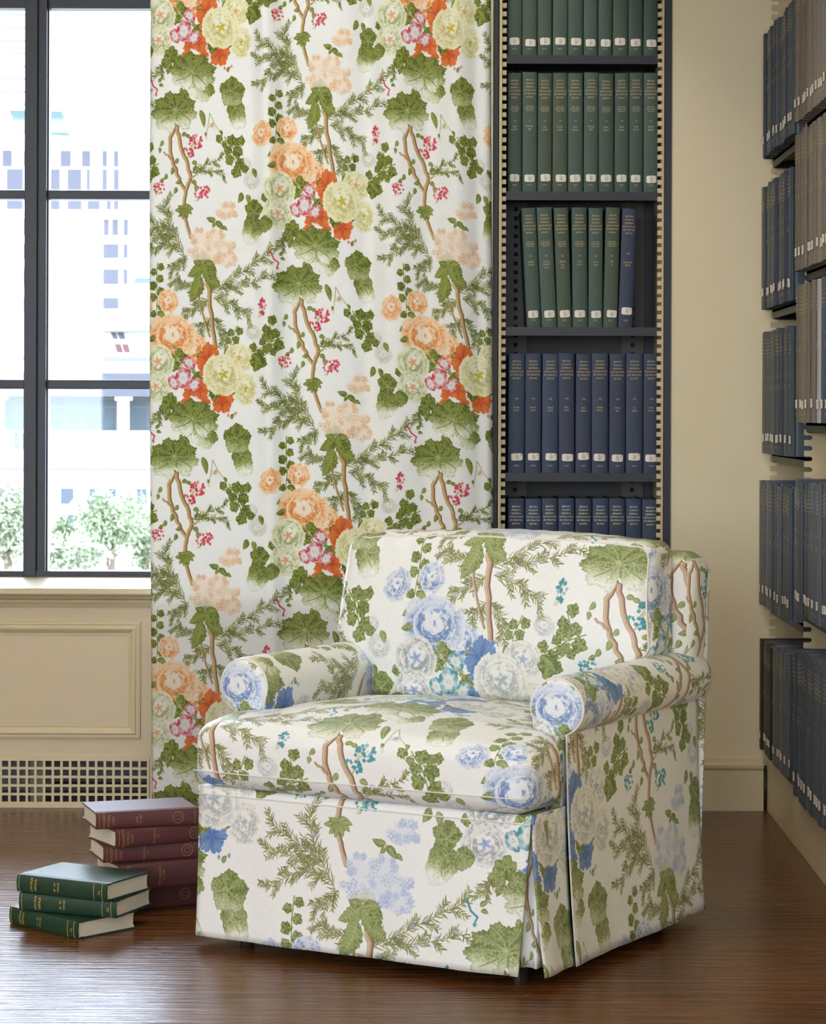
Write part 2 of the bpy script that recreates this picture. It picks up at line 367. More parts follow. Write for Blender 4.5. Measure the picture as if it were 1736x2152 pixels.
def draw_print(pal):
    global RS
    RS = np.random.RandomState(11)
    T = Print(pal); p = pal; k = PW / 550.0
    def P(*pts): return [(x * k, y) for x, y in pts]
    # soft tints behind the bouquet and the dotted blooms
    T.pale_bloom(179 * k, 143, 24, 3); T.pale_bloom(-100 * k, 97, 20, 4); T.pale_bloom(165 * k, 108, 17, 8)
    # fir boughs
    T.fir(P((25, 300), (0, 258), (-14, 225), (-20, 190)), 46, 21, 1, flecks=3)
    T.fir(P((2, 262), (-36, 238), (-80, 212)), 40, 19, 2, flecks=3)
    T.fir(P((2, 262), (-40, 258), (-84, 250)), 36, 17, 3)
    T.fir(P((12, 278), (-34, 280), (-80, 308)), 40, 18, 4, flecks=2)
    T.fir(P((30, 300), (16, 316), (-6, 332)), 24, 15, 5)
    T.fir(P((78, 380), (130, 350), (180, 318), (217, 296)), 56, 19, 6, flecks=4)
    T.fir(P((100, 372), (160, 362), (224, 340)), 40, 17, 7, flecks=3)
    T.fir(P((90, 390), (128, 402), (168, 428)), 36, 18, 8, flecks=3)
    T.fir(P((80, 392), (48, 408), (14, 436)), 36, 18, 9, flecks=2)
    T.fir(P((84, 430), (62, 452), (50, 486)), 30, 17, 10)
    T.fir(P((84, 430), (108, 452), (112, 492)), 28, 16, 11)
    T.fir(P((60, 365), (28, 366), (2, 352)), 28, 16, 12)
    T.fir(P((38, 128), (72, 112), (112, 96)), 24, 12, 13, flecks=1)
    T.fir(P((48, 128), (88, 122), (118, 134)), 22, 11, 14, flecks=1)
    T.fir(P((60, 500), (44, 520), (36, 544)), 16, 12, 15)
    # wood
    T.stem(P((70, 330), (80, 372), (85, 440), (92, 505)), 8.5)
    T.stem(P((52, 345), (58, 400), (80, 470)), 4)
    T.stem(P((-2, 26), (-12, 62), (-6, 100), (10, 140), (25, 163)), 7.5)
    T.stem(P((6, 30), (14, 72), (32, 112), (38, 138), (27, 163), (21, 201), (27, 232), (38, 262)), 7.5)
    T.stem(P((-6, 98), (-24, 84)), 3.5); T.stem(P((36, 140), (50, 132)), 3)
    # small leaves along the wood
    for i, (x, y, r, a) in enumerate([(-22, 62, 8, 2.2), (-30, 76, 7, 1.6), (22, 50, 8, .1), (32, 52, 7, .4), (14, 100, 8, 2.4), (2, 118, 9, 1.9), (46, 108, 8, .3),
                                      (56, 120, 8, .9), (20, 146, 8, 2.8), (46, 146, 9, .8), (54, 156, 8, 1.5), (-12, 132, 8, 2.2), (-20, 142, 7, 2.6), (10, 160, 8, 2.0)]):
        T.leaf(x * k - 4, y - 3, r * 1.9, r * 1.15, a, .1, 4)
    for a in (2.9, 2.2, 1.75, 1.2, .6, .15): T.leaf(24 * k, 200, 25, 12, a, .05, 5)
    for a in (3.4, -.3): T.leaf(24 * k, 200, 17, 9, a, .1, 4)
    # berry-like clusters
    T.cluster(52 * k, 62, 19, 14, 30, 1); T.cluster(40 * k, 86, 10, 9, 12, 2); T.cluster(26 * k, 80, 6, 5, 6, 6, 2.4)
    T.cluster(-77 * k, 44, 10, 20, 22, 3); T.cluster(-34 * k, 157, 14, 15, 24, 4, 2.6); T.cluster(66 * k, 168, 19, 17, 34, 5, 2.8)
    # hydrangeas and their leaves
    T.hydrangea(121 * k, 207, 27, 21, 16, 21)
    T.hydrangea(84 * k, 278, 68, 41, 52, 22)
    T.hydrangea(118 * k, 306, 24, 22, 10, 23)
    T.leaf(96 * k, 226, 24, 12, 3.35, 0, 6); T.leaf(96 * k, 229, 26, 13, .75, 0, 6); T.leaf(94 * k, 231, 12, 8, 2.2); T.leaf(110 * k, 240, 16, 8, .5)
    for a in range(11): T.line([(68 * k, 314), (68 * k + 22 * math.cos(-2.7 + a * .22), 314 + 20 * math.sin(-2.7 + a * .22))], .4, .3, p['needle'])
    T.leaf(66 * k, 318, 40, 24, .45, .1, 7); T.leaf(66 * k, 318, 46, 26, 2.55, .05, 8); T.leaf(68 * k, 322, 26, 18, -.15, .1, 6)
    T.leaf(68 * k, 322, 58, 32, 1.1, .0, 9); T.leaf(60 * k, 342, 62, 32, 2.0, .12, 10); T.leaf(74 * k, 342, 34, 18, 1.0, .1, 7); T.leaf(66 * k, 316, 24, 15, 3.3, .0, 5)
    T.leaf(80 * k, 352, 32, 20, .45, .08, 6)
    # ivy trails
    T.sprig(P((-36, 108), (-62, 118), (-84, 132), (-104, 140)), 7, 12, 31); T.sprig(P((-66, 120), (-58, 98), (-64, 78)), 4, 11, 37)
    T.sprig(P((-58, 124), (-66, 140), (-84, 152)), 3, 12, 41)
    T.sprig(P((118, 52), (134, 78), (142, 104), (158, 124)), 7, 13, 43); T.sprig(P((136, 74), (158, 70)), 3, 10, 47); T.sprig(P((122, 58), (108, 66)), 2, 9, 49)
    T.leaf(156 * k, 168, 24, 14, 2.0); T.leaf(168 * k, 172, 22, 12, 1.4); T.leaf(182 * k, 118, 22, 12, 1.2)
    T.sprig(P((140, 448), (128, 478), (122, 512)), 7, 10, 53)
    T.sprig(P((-36, 316), (-38, 350), (-36, 390), (-40, 446)), 9, 11, 59)
    T.leaf(-40 * k, 440, 26, 14, 2.4); T.leaf(-36 * k, 420, 24, 14, .5)
    # carnation pair, big peonies
    for j, (x, y, rx, ry, r) in enumerate([(-70, 408, 27, 23, -.9), (-12, 396, 27, 22, .5)]):
        T.ruffle(x * k, y, rx, ry, r, p['peony_l'], p['peony'], p['peony_d'], 61 + j, layers=4, edge_soft=.16, petals=7)
    T.ruffle(-34 * k, 446, 20, 18, 0, p['ground'] * .5 + p['peony_l'] * .5, p['peony'] * .4 + p['peony_l'] * .6, p['peony'], 64, layers=2, edge_soft=.4, strength=.85)
    T.ruffle(38 * k, 494, 44, 38, .2, p['peony_l'], p['peony'], p['peony_d'], 66, layers=4, edge_soft=.2, strength=.95)
    T.ruffle(-2 * k, 470, 58, 48, .1, p['peony_l'], p['peony'], p['peony_d'], 65, layers=4, edge_soft=.14)
    T.leaf(-40 * k, 470, 22, 13, 2.8)
    # -- bouquet (offset one repeat down)
    o = PH
    T.sprig(P((4, o - 236), (6, o - 214), (18, o - 196), (8, o - 176)), 5, 12, 71)
    T.sprig(P((-54, o - 214), (-58, o - 178), (-50, o - 140)), 4, 10, 73)
    T.ivy_leaf(62 * k, o - 214, 15, 1.0, 74); T.ivy_leaf(52 * k, o - 172, 14, .4, 75); T.ivy_leaf(122 * k, o - 146, 16, 1.4, 76)
    T.ruffle(143 * k, o - 212, 34, 31, .2, p['cream'], p['cream_t'], p['cream_t'] * .93, 81, layers=5, edge_soft=.2, heart=p['heart_b'], strength=.85)
    T.ivy_leaf(181 * k, o - 205, 20, .5, 82); T.leaf(178 * k, o - 218, 30, 17, .9)
    T.ruffle(-34 * k, o - 204, 40, 37, .2, p['rose_l'], p['rose'], p['rose'] * .9, 83, layers=4, edge_soft=.12, heart=p['rose_h'], strength=.95)
    T.ruffle(-38 * k, o - 152, 38, 31, -.2, p['rose_l'], p['rose'], p['rose'] * .9, 84, layers=5, edge_soft=.14, heart=p['rose_h'], strength=.8)
    T.trumpet(76 * k, o - 208, 27, 40, .35, p['holly'], p['holly_d'], 85, throat=False)
    T.trumpet(48 * k, o - 124, 37, 31, .1, p['holly'], p['holly_d'], 86)
    T.trumpet(58 * k, o - 146, 22, 20, .1, p['holly'], p['holly_d'], 90, throat=False)
    T.trumpet(106 * k, o - 122, 27, 29, .8, p['holly'], p['holly_d'], 87, throat=False)
    T.ivy_leaf(88 * k, o - 138, 15, .2, 93)
    T.ruffle(156 * k, o - 147, 24, 36, .15, p['cream'], p['cream_t'], p['cream_t'] * .9, 88, layers=4, edge_soft=.25, heart=p['yellow'], strength=.85)
    T.ruffle(109 * k, o - 178, 47, 43, 0, p['cream'], p['cream_t'], p['cream_t'] * .92, 89, layers=4, edge_soft=.08, heart=p['yellow'], strength=.85)
    T.auricula(35 * k, o - 202, 17, 13, .5, 91); T.auricula(1 * k, o - 160, 13, 17, -.6, 92); T.auricula(22 * k, o - 170, 20, 23, .1, 94); T.auricula(46 * k, o - 156, 19, 13, -.7, 95)
    T.ivy_leaf(-6 * k, o - 122, 20, 2.2, 96); T.ivy_leaf(-18 * k, o - 108, 15, 1.8, 97); T.leaf(-10 * k, o - 104, 26, 14, 1.9)
    T.fir(P((-16, o - 116), (-28, o - 96), (-34, o - 84)), 18, 15, 98)
    T.line(P((12, o - 118), (16, o - 86)), 3.2, 2.6, p['leaf']); T.line(P((30, o - 108), (26, o - 84)), 2.6, 2.0, p['leaf'])
    # leaf fans below the bouquet
    T.big_leaf(147 * k, o + 4, 50, 72, -.35, 5, (0, -.4), 1.15, .9, False, 104)
    T.big_leaf(136 * k, o - 42, 68, 66, .25, 5, (-.1, -.05), .35, 1.0, False, 103)
    T.big_leaf(64 * k, o - 52, 74, 62, .5, 6, (-.2, -.4), 1.25, .8, False, 105)
    T.big_leaf(43 * k, o - 84, 128, 84, .1, 9, (-.02, .0), .95, 1.0, True, 101)
    T.leaf(124 * k, o - 84, 14, 8, -1.0); T.blob(118 * k, o - 92, 3.5, 5, p['pink'], .8); T.blob(134 * k, o - 96, 3.5, 5, p['pink'], .8)
    T.leaf(16 * k, o - 52, 34, 13, 1.5); T.leaf(22 * k, o - 48, 32, 12, 1.1)
    T.big_leaf(0, 0, 124, 90, -.05, 9, (.05, -.12), .9, 1.0, True, 102)
    # pointed ivy leaf standing alone
    T.big_leaf(-97 * k, o - 118, 54, 70, .15, 3, (.1, -.35), 1.1, 1.0, False, 106)
    T.big_leaf(-92 * k, o - 160, 48, 42, 0, 5, (0, .3), .0, 1.0, False, 107)
    T.big_leaf(-66 * k, o - 128, 34, 38, .6, 3, (-.3, -.2), .1, 1.0, False, 108)
    # fuchsia, hanging bells
    T.line(P((-56, o - 70), (-50, o - 56), (-40, o - 48), (-44, o - 38)), 1.7, 1.3, p['pink']); T.blob(-57 * k, o - 70, 4.5, 4, p['pink'], 1); T.blob(-43 * k, o - 37, 4, 4, p['pink'], .9)
    T.leaf(-38 * k, o - 64, 14, 8, -.5); T.leaf(-36 * k, o - 58, 12, 7, .3)
    T.leaf(62 * k, o - 4, 38, 14, 1.3, 0, 6); T.line(P((84, o + 2), (96, o + 26), (110, o + 44)), .7, .5, p['leaf']); T.line(P((84, o + 2), (80, o + 30), (76, o + 48)), .7, .5, p['leaf'])
    T.leaf(108 * k, o + 38, 13, 7, 1.2); T.leaf(92 * k, o + 22, 12, 6, 2.2); T.blob(90 * k, o + 28, 14, 9, p['hyd'] * .5 + p['ground'] * .5, .8, 5); T.blob(76 * k, o + 54, 4, 8, p['hyd'] * .5 + p['ground'] * .5, .8, 6)
    T.leaf(74 * k, o + 42, 10, 6, 1.6)
    a = T.a * (1 + .02 * (N_FINE[..., None] - .5))
    return np.clip(a, 0, 1)

PAL_WARM = dict(ground=C3(247, 246, 240), leaf_d=C3(98, 112, 30), leaf=C3(152, 163, 72), leaf_p=C3(206, 214, 158), stem=C3(205, 172, 112), stem_d=C3(140, 104, 58),
                needle_d=C3(112, 124, 62), needle=C3(160, 166, 92), fleck=C3(238, 190, 110), peony_l=C3(253, 235, 206), peony=C3(241, 176, 104), peony_d=C3(232, 150, 78),
                rose_l=C3(250, 248, 230), rose=C3(200, 204, 150), rose_h=C3(240, 178, 118), cream=C3(249, 245, 218), cream_t=C3(222, 216, 150), heart_b=C3(226, 186, 92),
                yellow=C3(206, 184, 30), holly=C3(232, 130, 58), holly_d=C3(200, 78, 28), pink=C3(220, 78, 98), hyd=C3(234, 196, 152), hyd_l=C3(251, 234, 212), grey=C3(222, 222, 200))
PAL_COOL = dict(ground=C3(244, 244, 240), leaf_d=C3(102, 118, 54), leaf=C3(154, 166, 102), leaf_p=C3(206, 211, 164), stem=C3(198, 166, 132), stem_d=C3(128, 94, 72),
                needle_d=C3(122, 124, 72), needle=C3(164, 164, 108), fleck=C3(178, 190, 222), peony_l=C3(234, 237, 243), peony=C3(158, 180, 214), peony_d=C3(104, 132, 184),
                rose_l=C3(246, 244, 238), rose=C3(172, 178, 178), rose_h=C3(140, 162, 212), cream=C3(247, 244, 234), cream_t=C3(196, 200, 198), heart_b=C3(160, 178, 206),
                yellow=C3(160, 176, 182), holly=C3(112, 146, 198), holly_d=C3(72, 106, 164), pink=C3(74, 148, 160), hyd=C3(172, 190, 226), hyd_l=C3(224, 230, 242), grey=C3(200, 204, 204))
# ---------------------------------------------------------------- helpers
rnd = random.Random(3)
def srgb(r, g, b):
    f = lambda c: (c / 255 / 12.92) if c / 255 <= .04045 else ((c / 255 + .055) / 1.055) ** 2.4
    return (f(r), f(g), f(b), 1)
def px(x, y, Y):                                        # photo pixel at depth Y -> world point
    return Vector(((x - CX0) / FPX * Y, Y, CAMZ - (y - CY0) / FPX * Y))
def PX(x, Y=YB): return (x - CX0) / FPX * Y
def PZ(y, Y=YB): return CAMZ - (y - CY0) / FPX * Y

MATS = {}
def mat(name, col, rough=.6, metal=0.0, noise=None, bump=None, spec=.5, coat=0.0, sheen=0.0):
    """principled material; noise=(scale, amount, stretch) varies the colour, bump=(scale, strength, stretch) the relief"""
    if name in MATS: return MATS[name]
    m = bpy.data.materials.new(name); m.use_nodes = True; nt = m.node_tree; N = nt.nodes; L = nt.links
    b = N['Principled BSDF']; b.inputs['Base Color'].default_value = col; b.inputs['Roughness'].default_value = rough
    b.inputs['Metallic'].default_value = metal; b.inputs['Specular IOR Level'].default_value = spec
    b.inputs['Coat Weight'].default_value = coat; b.inputs['Sheen Weight'].default_value = sheen
    def tex(scale, stretch, detail=4):
        tc = N.new('ShaderNodeTexCoord'); mp = N.new('ShaderNodeMapping'); mp.inputs['Scale'].default_value = stretch
        t = N.new('ShaderNodeTexNoise'); t.inputs['Scale'].default_value = scale; t.inputs['Detail'].default_value = detail
        L.new(tc.outputs['Object'], mp.inputs[0]); L.new(mp.outputs[0], t.inputs[0]); return t
    if noise:
        t = tex(noise[0], noise[2] if len(noise) > 2 else (1, 1, 1)); r = N.new('ShaderNodeMix'); r.data_type = 'RGBA'
        a = noise[1]
        r.inputs[6].default_value = tuple(max(0, c * (1 - a)) for c in col[:3]) + (1,); r.inputs[7].default_value = tuple(min(1, c * (1 + a)) for c in col[:3]) + (1,)
        L.new(t.outputs[0], r.inputs[0]); L.new(r.outputs[2], b.inputs['Base Color'])
    if bump:
        t = tex(bump[0], bump[2] if len(bump) > 2 else (1, 1, 1)); bp = N.new('ShaderNodeBump'); bp.inputs['Strength'].default_value = bump[1]; bp.inputs['Distance'].default_value = .01
        L.new(t.outputs[0], bp.inputs['Height']); L.new(bp.outputs[0], b.inputs['Normal'])
    MATS[name] = m
    return m

def link(o, parent=None):
    COL.objects.link(o)
    if parent is not None: o.parent = parent
    return o
def tag(o, label=None, cat=None, group=None, kind=None):
    if label: o['label'] = label
    if cat: o['category'] = cat
    if group: o['group'] = group
    if kind: o['kind'] = kind
    return o
def empty(name, loc=(0, 0, 0), rot=(0, 0, 0), parent=None):
    o = bpy.data.objects.new(name, None); o.location = loc; o.rotation_euler = rot; o.empty_display_size = .05
    return link(o, parent)
def mesh_obj(name, me, m, parent=None, smooth=False):
    o = bpy.data.objects.new(name, me)
    if m is not None and not me.materials: me.materials.append(m)
    if smooth:
        for p in me.polygons: p.use_smooth = True
    return link(o, parent)

class MB:
    """collects simple solids into one mesh"""
    def __init__(s): s.v = []; s.f = []
    def box(s, x0, x1, y0, y1, z0, z1):
        k = len(s.v)
        s.v += [(x0, y0, z0), (x1, y0, z0), (x1, y1, z0), (x0, y1, z0), (x0, y0, z1), (x1, y0, z1), (x1, y1, z1), (x0, y1, z1)]
        s.f += [tuple(k + i for i in q) for q in ((0, 3, 2, 1), (4, 5, 6, 7), (0, 1, 5, 4), (1, 2, 6, 5), (2, 3, 7, 6), (3, 0, 4, 7))]
        return s
    def prism(s, pts, a0, a1, axis='x'):
        """closed profile pushed along an axis; pts are (p, q) in the other two axes (y,z) (x,z) (x,y)"""
        n = len(pts); k = len(s.v)
        mk = {'x': lambda a, p: (a, p[0], p[1]), 'y': lambda a, p: (p[0], a, p[1]), 'z': lambda a, p: (p[0], p[1], a)}[axis]
        s.v += [mk(a0, p) for p in pts] + [mk(a1, p) for p in pts]
        s.f += [(k + i, k + (i + 1) % n, k + n + (i + 1) % n, k + n + i) for i in range(n)]
        s.f += [tuple(k + i for i in range(n))[::-1], tuple(k + n + i for i in range(n))]
        return s
    def tube(s, pts, r, n=8, closed=False):
        pts = [Vector(p) for p in pts]; k = len(s.v); m = len(pts); prev = None
        for i, p in enumerate(pts):
            a = pts[(i - 1) % m] if (closed or i > 0) else p; b = pts[(i + 1) % m] if (closed or i < m - 1) else p
            t = (b - a).normalized()
            u = t.orthogonal().normalized() if prev is None else (prev - t * prev.dot(t)).normalized()
            prev = u; w = t.cross(u)
            rr = r[i] if isinstance(r, (list, tuple)) else r
            for j in range(n):
                q = 6.28318 * j / n; s.v.append(tuple(p + (u * math.cos(q) + w * math.sin(q)) * rr))
        for i in range(m if closed else m - 1):
            for j in range(n):
                a, b = i * n + j, i * n + (j + 1) % n; c, d = ((i + 1) % m) * n + (j + 1) % n, ((i + 1) % m) * n + j
                s.f.append((k + a, k + b, k + c, k + d))
        if not closed:
            s.f.append(tuple(k + j for j in range(n))[::-1]); s.f.append(tuple(k + (m - 1) * n + j for j in range(n)))
        return s
    def mesh(s, name, bevel=0):
        me = bpy.data.meshes.new(name); me.from_pydata(s.v, [], s.f); me.update()
        bm = bmesh.new(); bm.from_mesh(me); bmesh.ops.recalc_face_normals(bm, faces=bm.faces)
        if bevel: bmesh.ops.bevel(bm, geom=bm.edges[:], offset=bevel, segments=2, affect='EDGES', profile=.7, clamp_overlap=True)
        bm.to_mesh(me); bm.free(); return me
    def build(s, name, m, parent=None, bevel=0, smooth=False):
        return mesh_obj(name, s.mesh(name, bevel), m, parent, smooth)
def box(name, m, x0, x1, y0, y1, z0, z1, parent=None, bevel=0):
    return MB().box(x0, x1, y0, y1, z0, z1).build(name, m, parent, bevel)

# ---------------------------------------------------------------- printed cloth
def image_of(name, arr):
    im = bpy.data.images.new(name, TW, TH); im.colorspace_settings.name = 'sRGB'
    px4 = np.ones((TH, TW, 4), dtype=np.float32); px4[..., :3] = arr[::-1]
    im.pixels.foreach_set(px4.ravel()); im.update(); im.pack()
    return im
IMG_WARM = image_of('printed_linen_warm', draw_print(PAL_WARM))
IMG_COOL = image_of('printed_linen_cool', draw_print(PAL_COOL))
def cloth_mat(name, img, translucent=0.0, wrinkle=.25, gloss=.7, coat=0.0):
    m = bpy.data.materials.new(name); m.use_nodes = True; nt = m.node_tree; N = nt.nodes; L = nt.links
    b = N['Principled BSDF']; b.inputs['Roughness'].default_value = gloss; b.inputs['Specular IOR Level'].default_value = .45; b.inputs['Sheen Weight'].default_value = .08; b.inputs['Coat Weight'].default_value = coat; b.inputs['Coat Roughness'].default_value = .4
    t = N.new('ShaderNodeTexImage'); t.image = img; t.extension = 'REPEAT'; t.interpolation = 'Cubic'
    uv = N.new('ShaderNodeUVMap'); L.new(uv.outputs[0], t.inputs[0]); L.new(t.outputs[0], b.inputs['Base Color'])
    tc = N.new('ShaderNodeTexCoord')
    n1 = N.new('ShaderNodeTexNoise'); n1.inputs['Scale'].default_value = 9; n1.inputs['Detail'].default_value = 3
    n2 = N.new('ShaderNodeTexNoise'); n2.inputs['Scale'].default_value = 900; n2.inputs['Detail'].default_value = 1
    L.new(tc.outputs['Object'], n1.inputs[0]); L.new(tc.outputs['Object'], n2.inputs[0])
    b1 = N.new('ShaderNodeBump'); b1.inputs['Strength'].default_value = wrinkle; b1.inputs['Distance'].default_value = .02; L.new(n1.outputs[0], b1.inputs['Height'])
    b2 = N.new('ShaderNodeBump'); b2.inputs['Strength'].default_value = .12; b2.inputs['Distance'].default_value = .001; L.new(n2.outputs[0], b2.inputs['Height']); L.new(b1.outputs[0], b2.inputs['Normal'])
    L.new(b2.outputs[0], b.inputs['Normal'])
    if translucent:
        tr = N.new('ShaderNodeBsdfTranslucent'); L.new(t.outputs[0], tr.inputs[0])
        mx = N.new('ShaderNodeMixShader'); mx.inputs[0].default_value = translucent
        L.new(b.outputs[0], mx.inputs[1]); L.new(tr.outputs[0], mx.inputs[2]); L.new(mx.outputs[0], N['Material Output'].inputs[0])
    return m
M_CURTAIN = cloth_mat('linen_floral_warm', IMG_WARM, translucent=.24, wrinkle=.12)
M_CHAIR = cloth_mat('linen_floral_blue', IMG_COOL, wrinkle=.2, gloss=.55, coat=.25)
REP_W, REP_H = .845, .993
CH_W, CH_H = .885, 1.04
def set_uv(me, uvs, W, H, anchor):
    """uvs: per loop (metres); anchor: where the large leaf of the print falls"""
    lay = me.uv_layers.new(name='UVMap'); a = np.asarray(uvs, dtype=np.float32)
    a = (a - np.array(anchor, dtype=np.float32)) / np.array((W, H), dtype=np.float32)
    lay.data.foreach_set('uv', a.ravel())
def grid_cloth(name, fn, us, vs, m, parent, W, H, anchor, uvfn=None, thick=.003, smooth=True):
    """cloth sheet: fn(u, v) -> xyz on a grid, print coordinates uvfn(u, v) in metres"""
    nu, nv = len(us), len(vs); V = []; UV = []
    for v in vs:
        for u in us: V.append(tuple(fn(u, v))); UV.append(uvfn(u, v) if uvfn else (u, v))
    F = [(j * nu + i, j * nu + i + 1, (j + 1) * nu + i + 1, (j + 1) * nu + i) for j in range(nv - 1) for i in range(nu - 1)]
    me = bpy.data.meshes.new(name); me.from_pydata(V, [], F); me.update()
    set_uv(me, [UV[k] for f in F for k in f], W, H, anchor)
    o = mesh_obj(name, me, m, parent, smooth)
    if thick:
        md = o.modifiers.new('thickness', 'SOLIDIFY'); md.thickness = thick; md.offset = 0
    return o
def soft_box(name, lo, hi, r, m, parent, W, H, anchor, deform=None, seg=14, uvoff=None):
    """upholstered block: rounded box, one print panel per face, unrolled from the front face"""
    h = [(b - a) / 2 for a, b in zip(lo, hi)]; c = [(a + b) / 2 for a, b in zip(lo, hi)]
    def ticks(hh):
        n = max(4, int(seg * hh / max(h) * 2)); e = [r * (1 - math.tan(math.pi / 4 * (1 - i / 5))) for i in range(5)]
        mid = [-(hh - r) + 2 * (hh - r) * i / n for i in range(n + 1)]
        return [-hh + x for x in e] + mid + [hh - x for x in e[::-1]]
    T = [ticks(x) for x in h]; idx = {}; V = []; F = []; UV = []
    def vert(p):
        k = tuple(round(x, 6) for x in p)
        if k not in idx:
            q = [max(-(h[i] - r), min(h[i] - r, p[i])) for i in range(3)]
            d = Vector([p[i] - q[i] for i in range(3)]); l = d.length
            w = Vector(q) + (d / l * r if l > 1e-9 else d)
            w = Vector((w.x + c[0], w.y + c[1], w.z + c[2]))
            if deform: w = Vector(deform(w))
            idx[k] = len(V); V.append(tuple(w))
        return idx[k]
    def uv(face, p):
        x, y, z = p[0] + c[0], p[1] + c[1], p[2] + c[2]
        if deform: x = V[vert(p)][0] if face in ('front', 'top', 'bottom') else x
        o = (uvoff or {}).get(face, (0, 0))
        if face == 'front': q = (x, z)
        elif face == 'back': q = (-x, z)
        elif face == 'right': q = (hi[0] + (y - lo[1]), z)
        elif face == 'left': q = (lo[0] - (y - lo[1]), z)
        elif face == 'top': q = (x, hi[2] + (y - lo[1]))
        else: q = (x, lo[2] - (y - lo[1]))
        return (q[0] + o[0], q[1] + o[1])
    for face, ax, sg in (('front', 1, -1), ('back', 1, 1), ('right', 0, 1), ('left', 0, -1), ('top', 2, 1), ('bottom', 2, -1)):
        a, b = [i for i in range(3) if i != ax]
        for i in range(len(T[a]) - 1):
            for j in range(len(T[b]) - 1):
                ps = []
                for (ii, jj) in ((i, j), (i + 1, j), (i + 1, j + 1), (i, j + 1)):
                    p = [0, 0, 0]; p[ax] = sg * h[ax]; p[a] = T[a][ii]; p[b] = T[b][jj]; ps.append(p)
                if (ax == 1) == (sg > 0): ps = ps[::-1]
                F.append(tuple(vert(p) for p in ps)); UV.append([uv(face, p) for p in ps])
    me = bpy.data.meshes.new(name); me.from_pydata(V, [], F); me.update()
    set_uv(me, [q for f in UV for q in f], W, H, anchor)
    return mesh_obj(name, me, m, parent, True)

# ---------------------------------------------------------------- lettering
TXT = {}
def text_mesh(body, size, spacing=1.0, bend=None, align='CENTER', squash=1.0):
    key = (body, size, spacing, bend, align, squash)
    if key in TXT: return TXT[key]
    cu = bpy.data.curves.new('lettering', 'FONT'); cu.body = body; cu.size = size; cu.align_x = align; cu.align_y = 'TOP'; cu.space_line = spacing; cu.resolution_u = 2
    cu.space_character = 1.08
    o = bpy.data.objects.new('lettering', cu)
    me = bpy.data.meshes.new_from_object(o); bpy.data.objects.remove(o); bpy.data.curves.remove(cu)
    for v in me.vertices:
        x, y = v.co.x * squash, v.co.y
        yy = 0.0
        if bend: yy = -bend[1] * (1 - min(1, (2 * x / bend[0]) ** 2))
        v.co = (x, yy - .0006, y)
    TXT[key] = me
    return me
# ---------------------------------------------------------------- the room
M_WALL = mat('cream_wall_paint', srgb(238, 221, 180), .55, noise=(3, .03), bump=(60, .03))
M_TRIM = mat('cream_trim_paint', srgb(216, 200, 162), .38, noise=(5, .03))
M_WALL_SHADED = mat('cream_wall_paint_shaded', srgb(214, 196, 160), .45, noise=(3, .03), bump=(40, .02))  # wall cream darkened; the weaker light under the window is in the colour
M_CEIL = mat('white_ceiling_paint', srgb(238, 232, 218), .8)
M_FRAME = mat('dark_window_steel', srgb(24, 27, 38), .4, noise=(20, .15))
M_DARK = mat('black_cavity', srgb(26, 26, 26), .8)
M_STEEL_D = mat('black_shelf_steel', srgb(13, 15, 21), .42, noise=(14, .2))
M_STEEL_B = mat('dark_olive_steel', srgb(40, 39, 32), .5, noise=(10, .2))
M_STEEL_C = mat('cream_upright_steel', srgb(206, 186, 144), .42, noise=(25, .08))

def floor_mat():
    m = bpy.data.materials.new('dark_stained_wood'); m.use_nodes = True; N = m.node_tree.nodes; L = m.node_tree.links; b = N['Principled BSDF']
    tc = N.new('ShaderNodeTexCoord')
    def tex(sc, st, det):
        mp = N.new('ShaderNodeMapping'); mp.inputs['Scale'].default_value = st; t = N.new('ShaderNodeTexNoise'); t.inputs['Scale'].default_value = sc; t.inputs['Detail'].default_value = det
        L.new(tc.outputs['Object'], mp.inputs[0]); L.new(mp.outputs[0], t.inputs[0]); return t
    g = tex(3.0, (1.2, 22, 1), 6); w = tex(1.3, (1, 1, 1), 3)
    cr = N.new('ShaderNodeValToRGB'); e = cr.color_ramp.elements
    e[0].position = .3; e[0].color = srgb(72, 41, 18); e[1].position = .75; e[1].color = srgb(134, 84, 42)
    L.new(g.outputs[0], cr.inputs[0]); L.new(cr.outputs[0], b.inputs['Base Color'])
    mr = N.new('ShaderNodeMapRange'); mr.inputs[3].default_value = .16; mr.inputs[4].default_value = .34; L.new(w.outputs[0], mr.inputs[0]); L.new(mr.outputs[0], b.inputs['Roughness'])
    g2 = tex(5.0, (1.0, 16, 1), 5)
    b1 = N.new('ShaderNodeBump'); b1.inputs['Strength'].default_value = .4; b1.inputs['Distance'].default_value = .01; L.new(g2.outputs[0], b1.inputs['Height'])
    b2 = N.new('ShaderNodeBump'); b2.inputs['Strength'].default_value = .10; b2.inputs['Distance'].default_value = .05; L.new(w.outputs[0], b2.inputs['Height']); L.new(b1.outputs[0], b2.inputs['Normal'])
    L.new(b2.outputs[0], b.inputs['Normal']); b.inputs['Specular IOR Level'].default_value = .6
    return m
tag(box('floor', floor_mat(), RX0 - .3, RX1 + .3, RY0 - .3, YB + .4, -.12, 0), kind='structure')
tag(MB().box(RX0 - .3, RX1 + .3, RY0 - .3, YB + .8, RZ1, RZ1 + .12).box(.40, RX1, RY0, YB, 2.44, RZ1).build('ceiling', M_CEIL), kind='structure')   # with an unseen soffit added over the shelving to darken the wall top
tag(box('wall_right', M_WALL, RX1, RX1 + .2, RY0, YB, 0, RZ1), kind='structure')
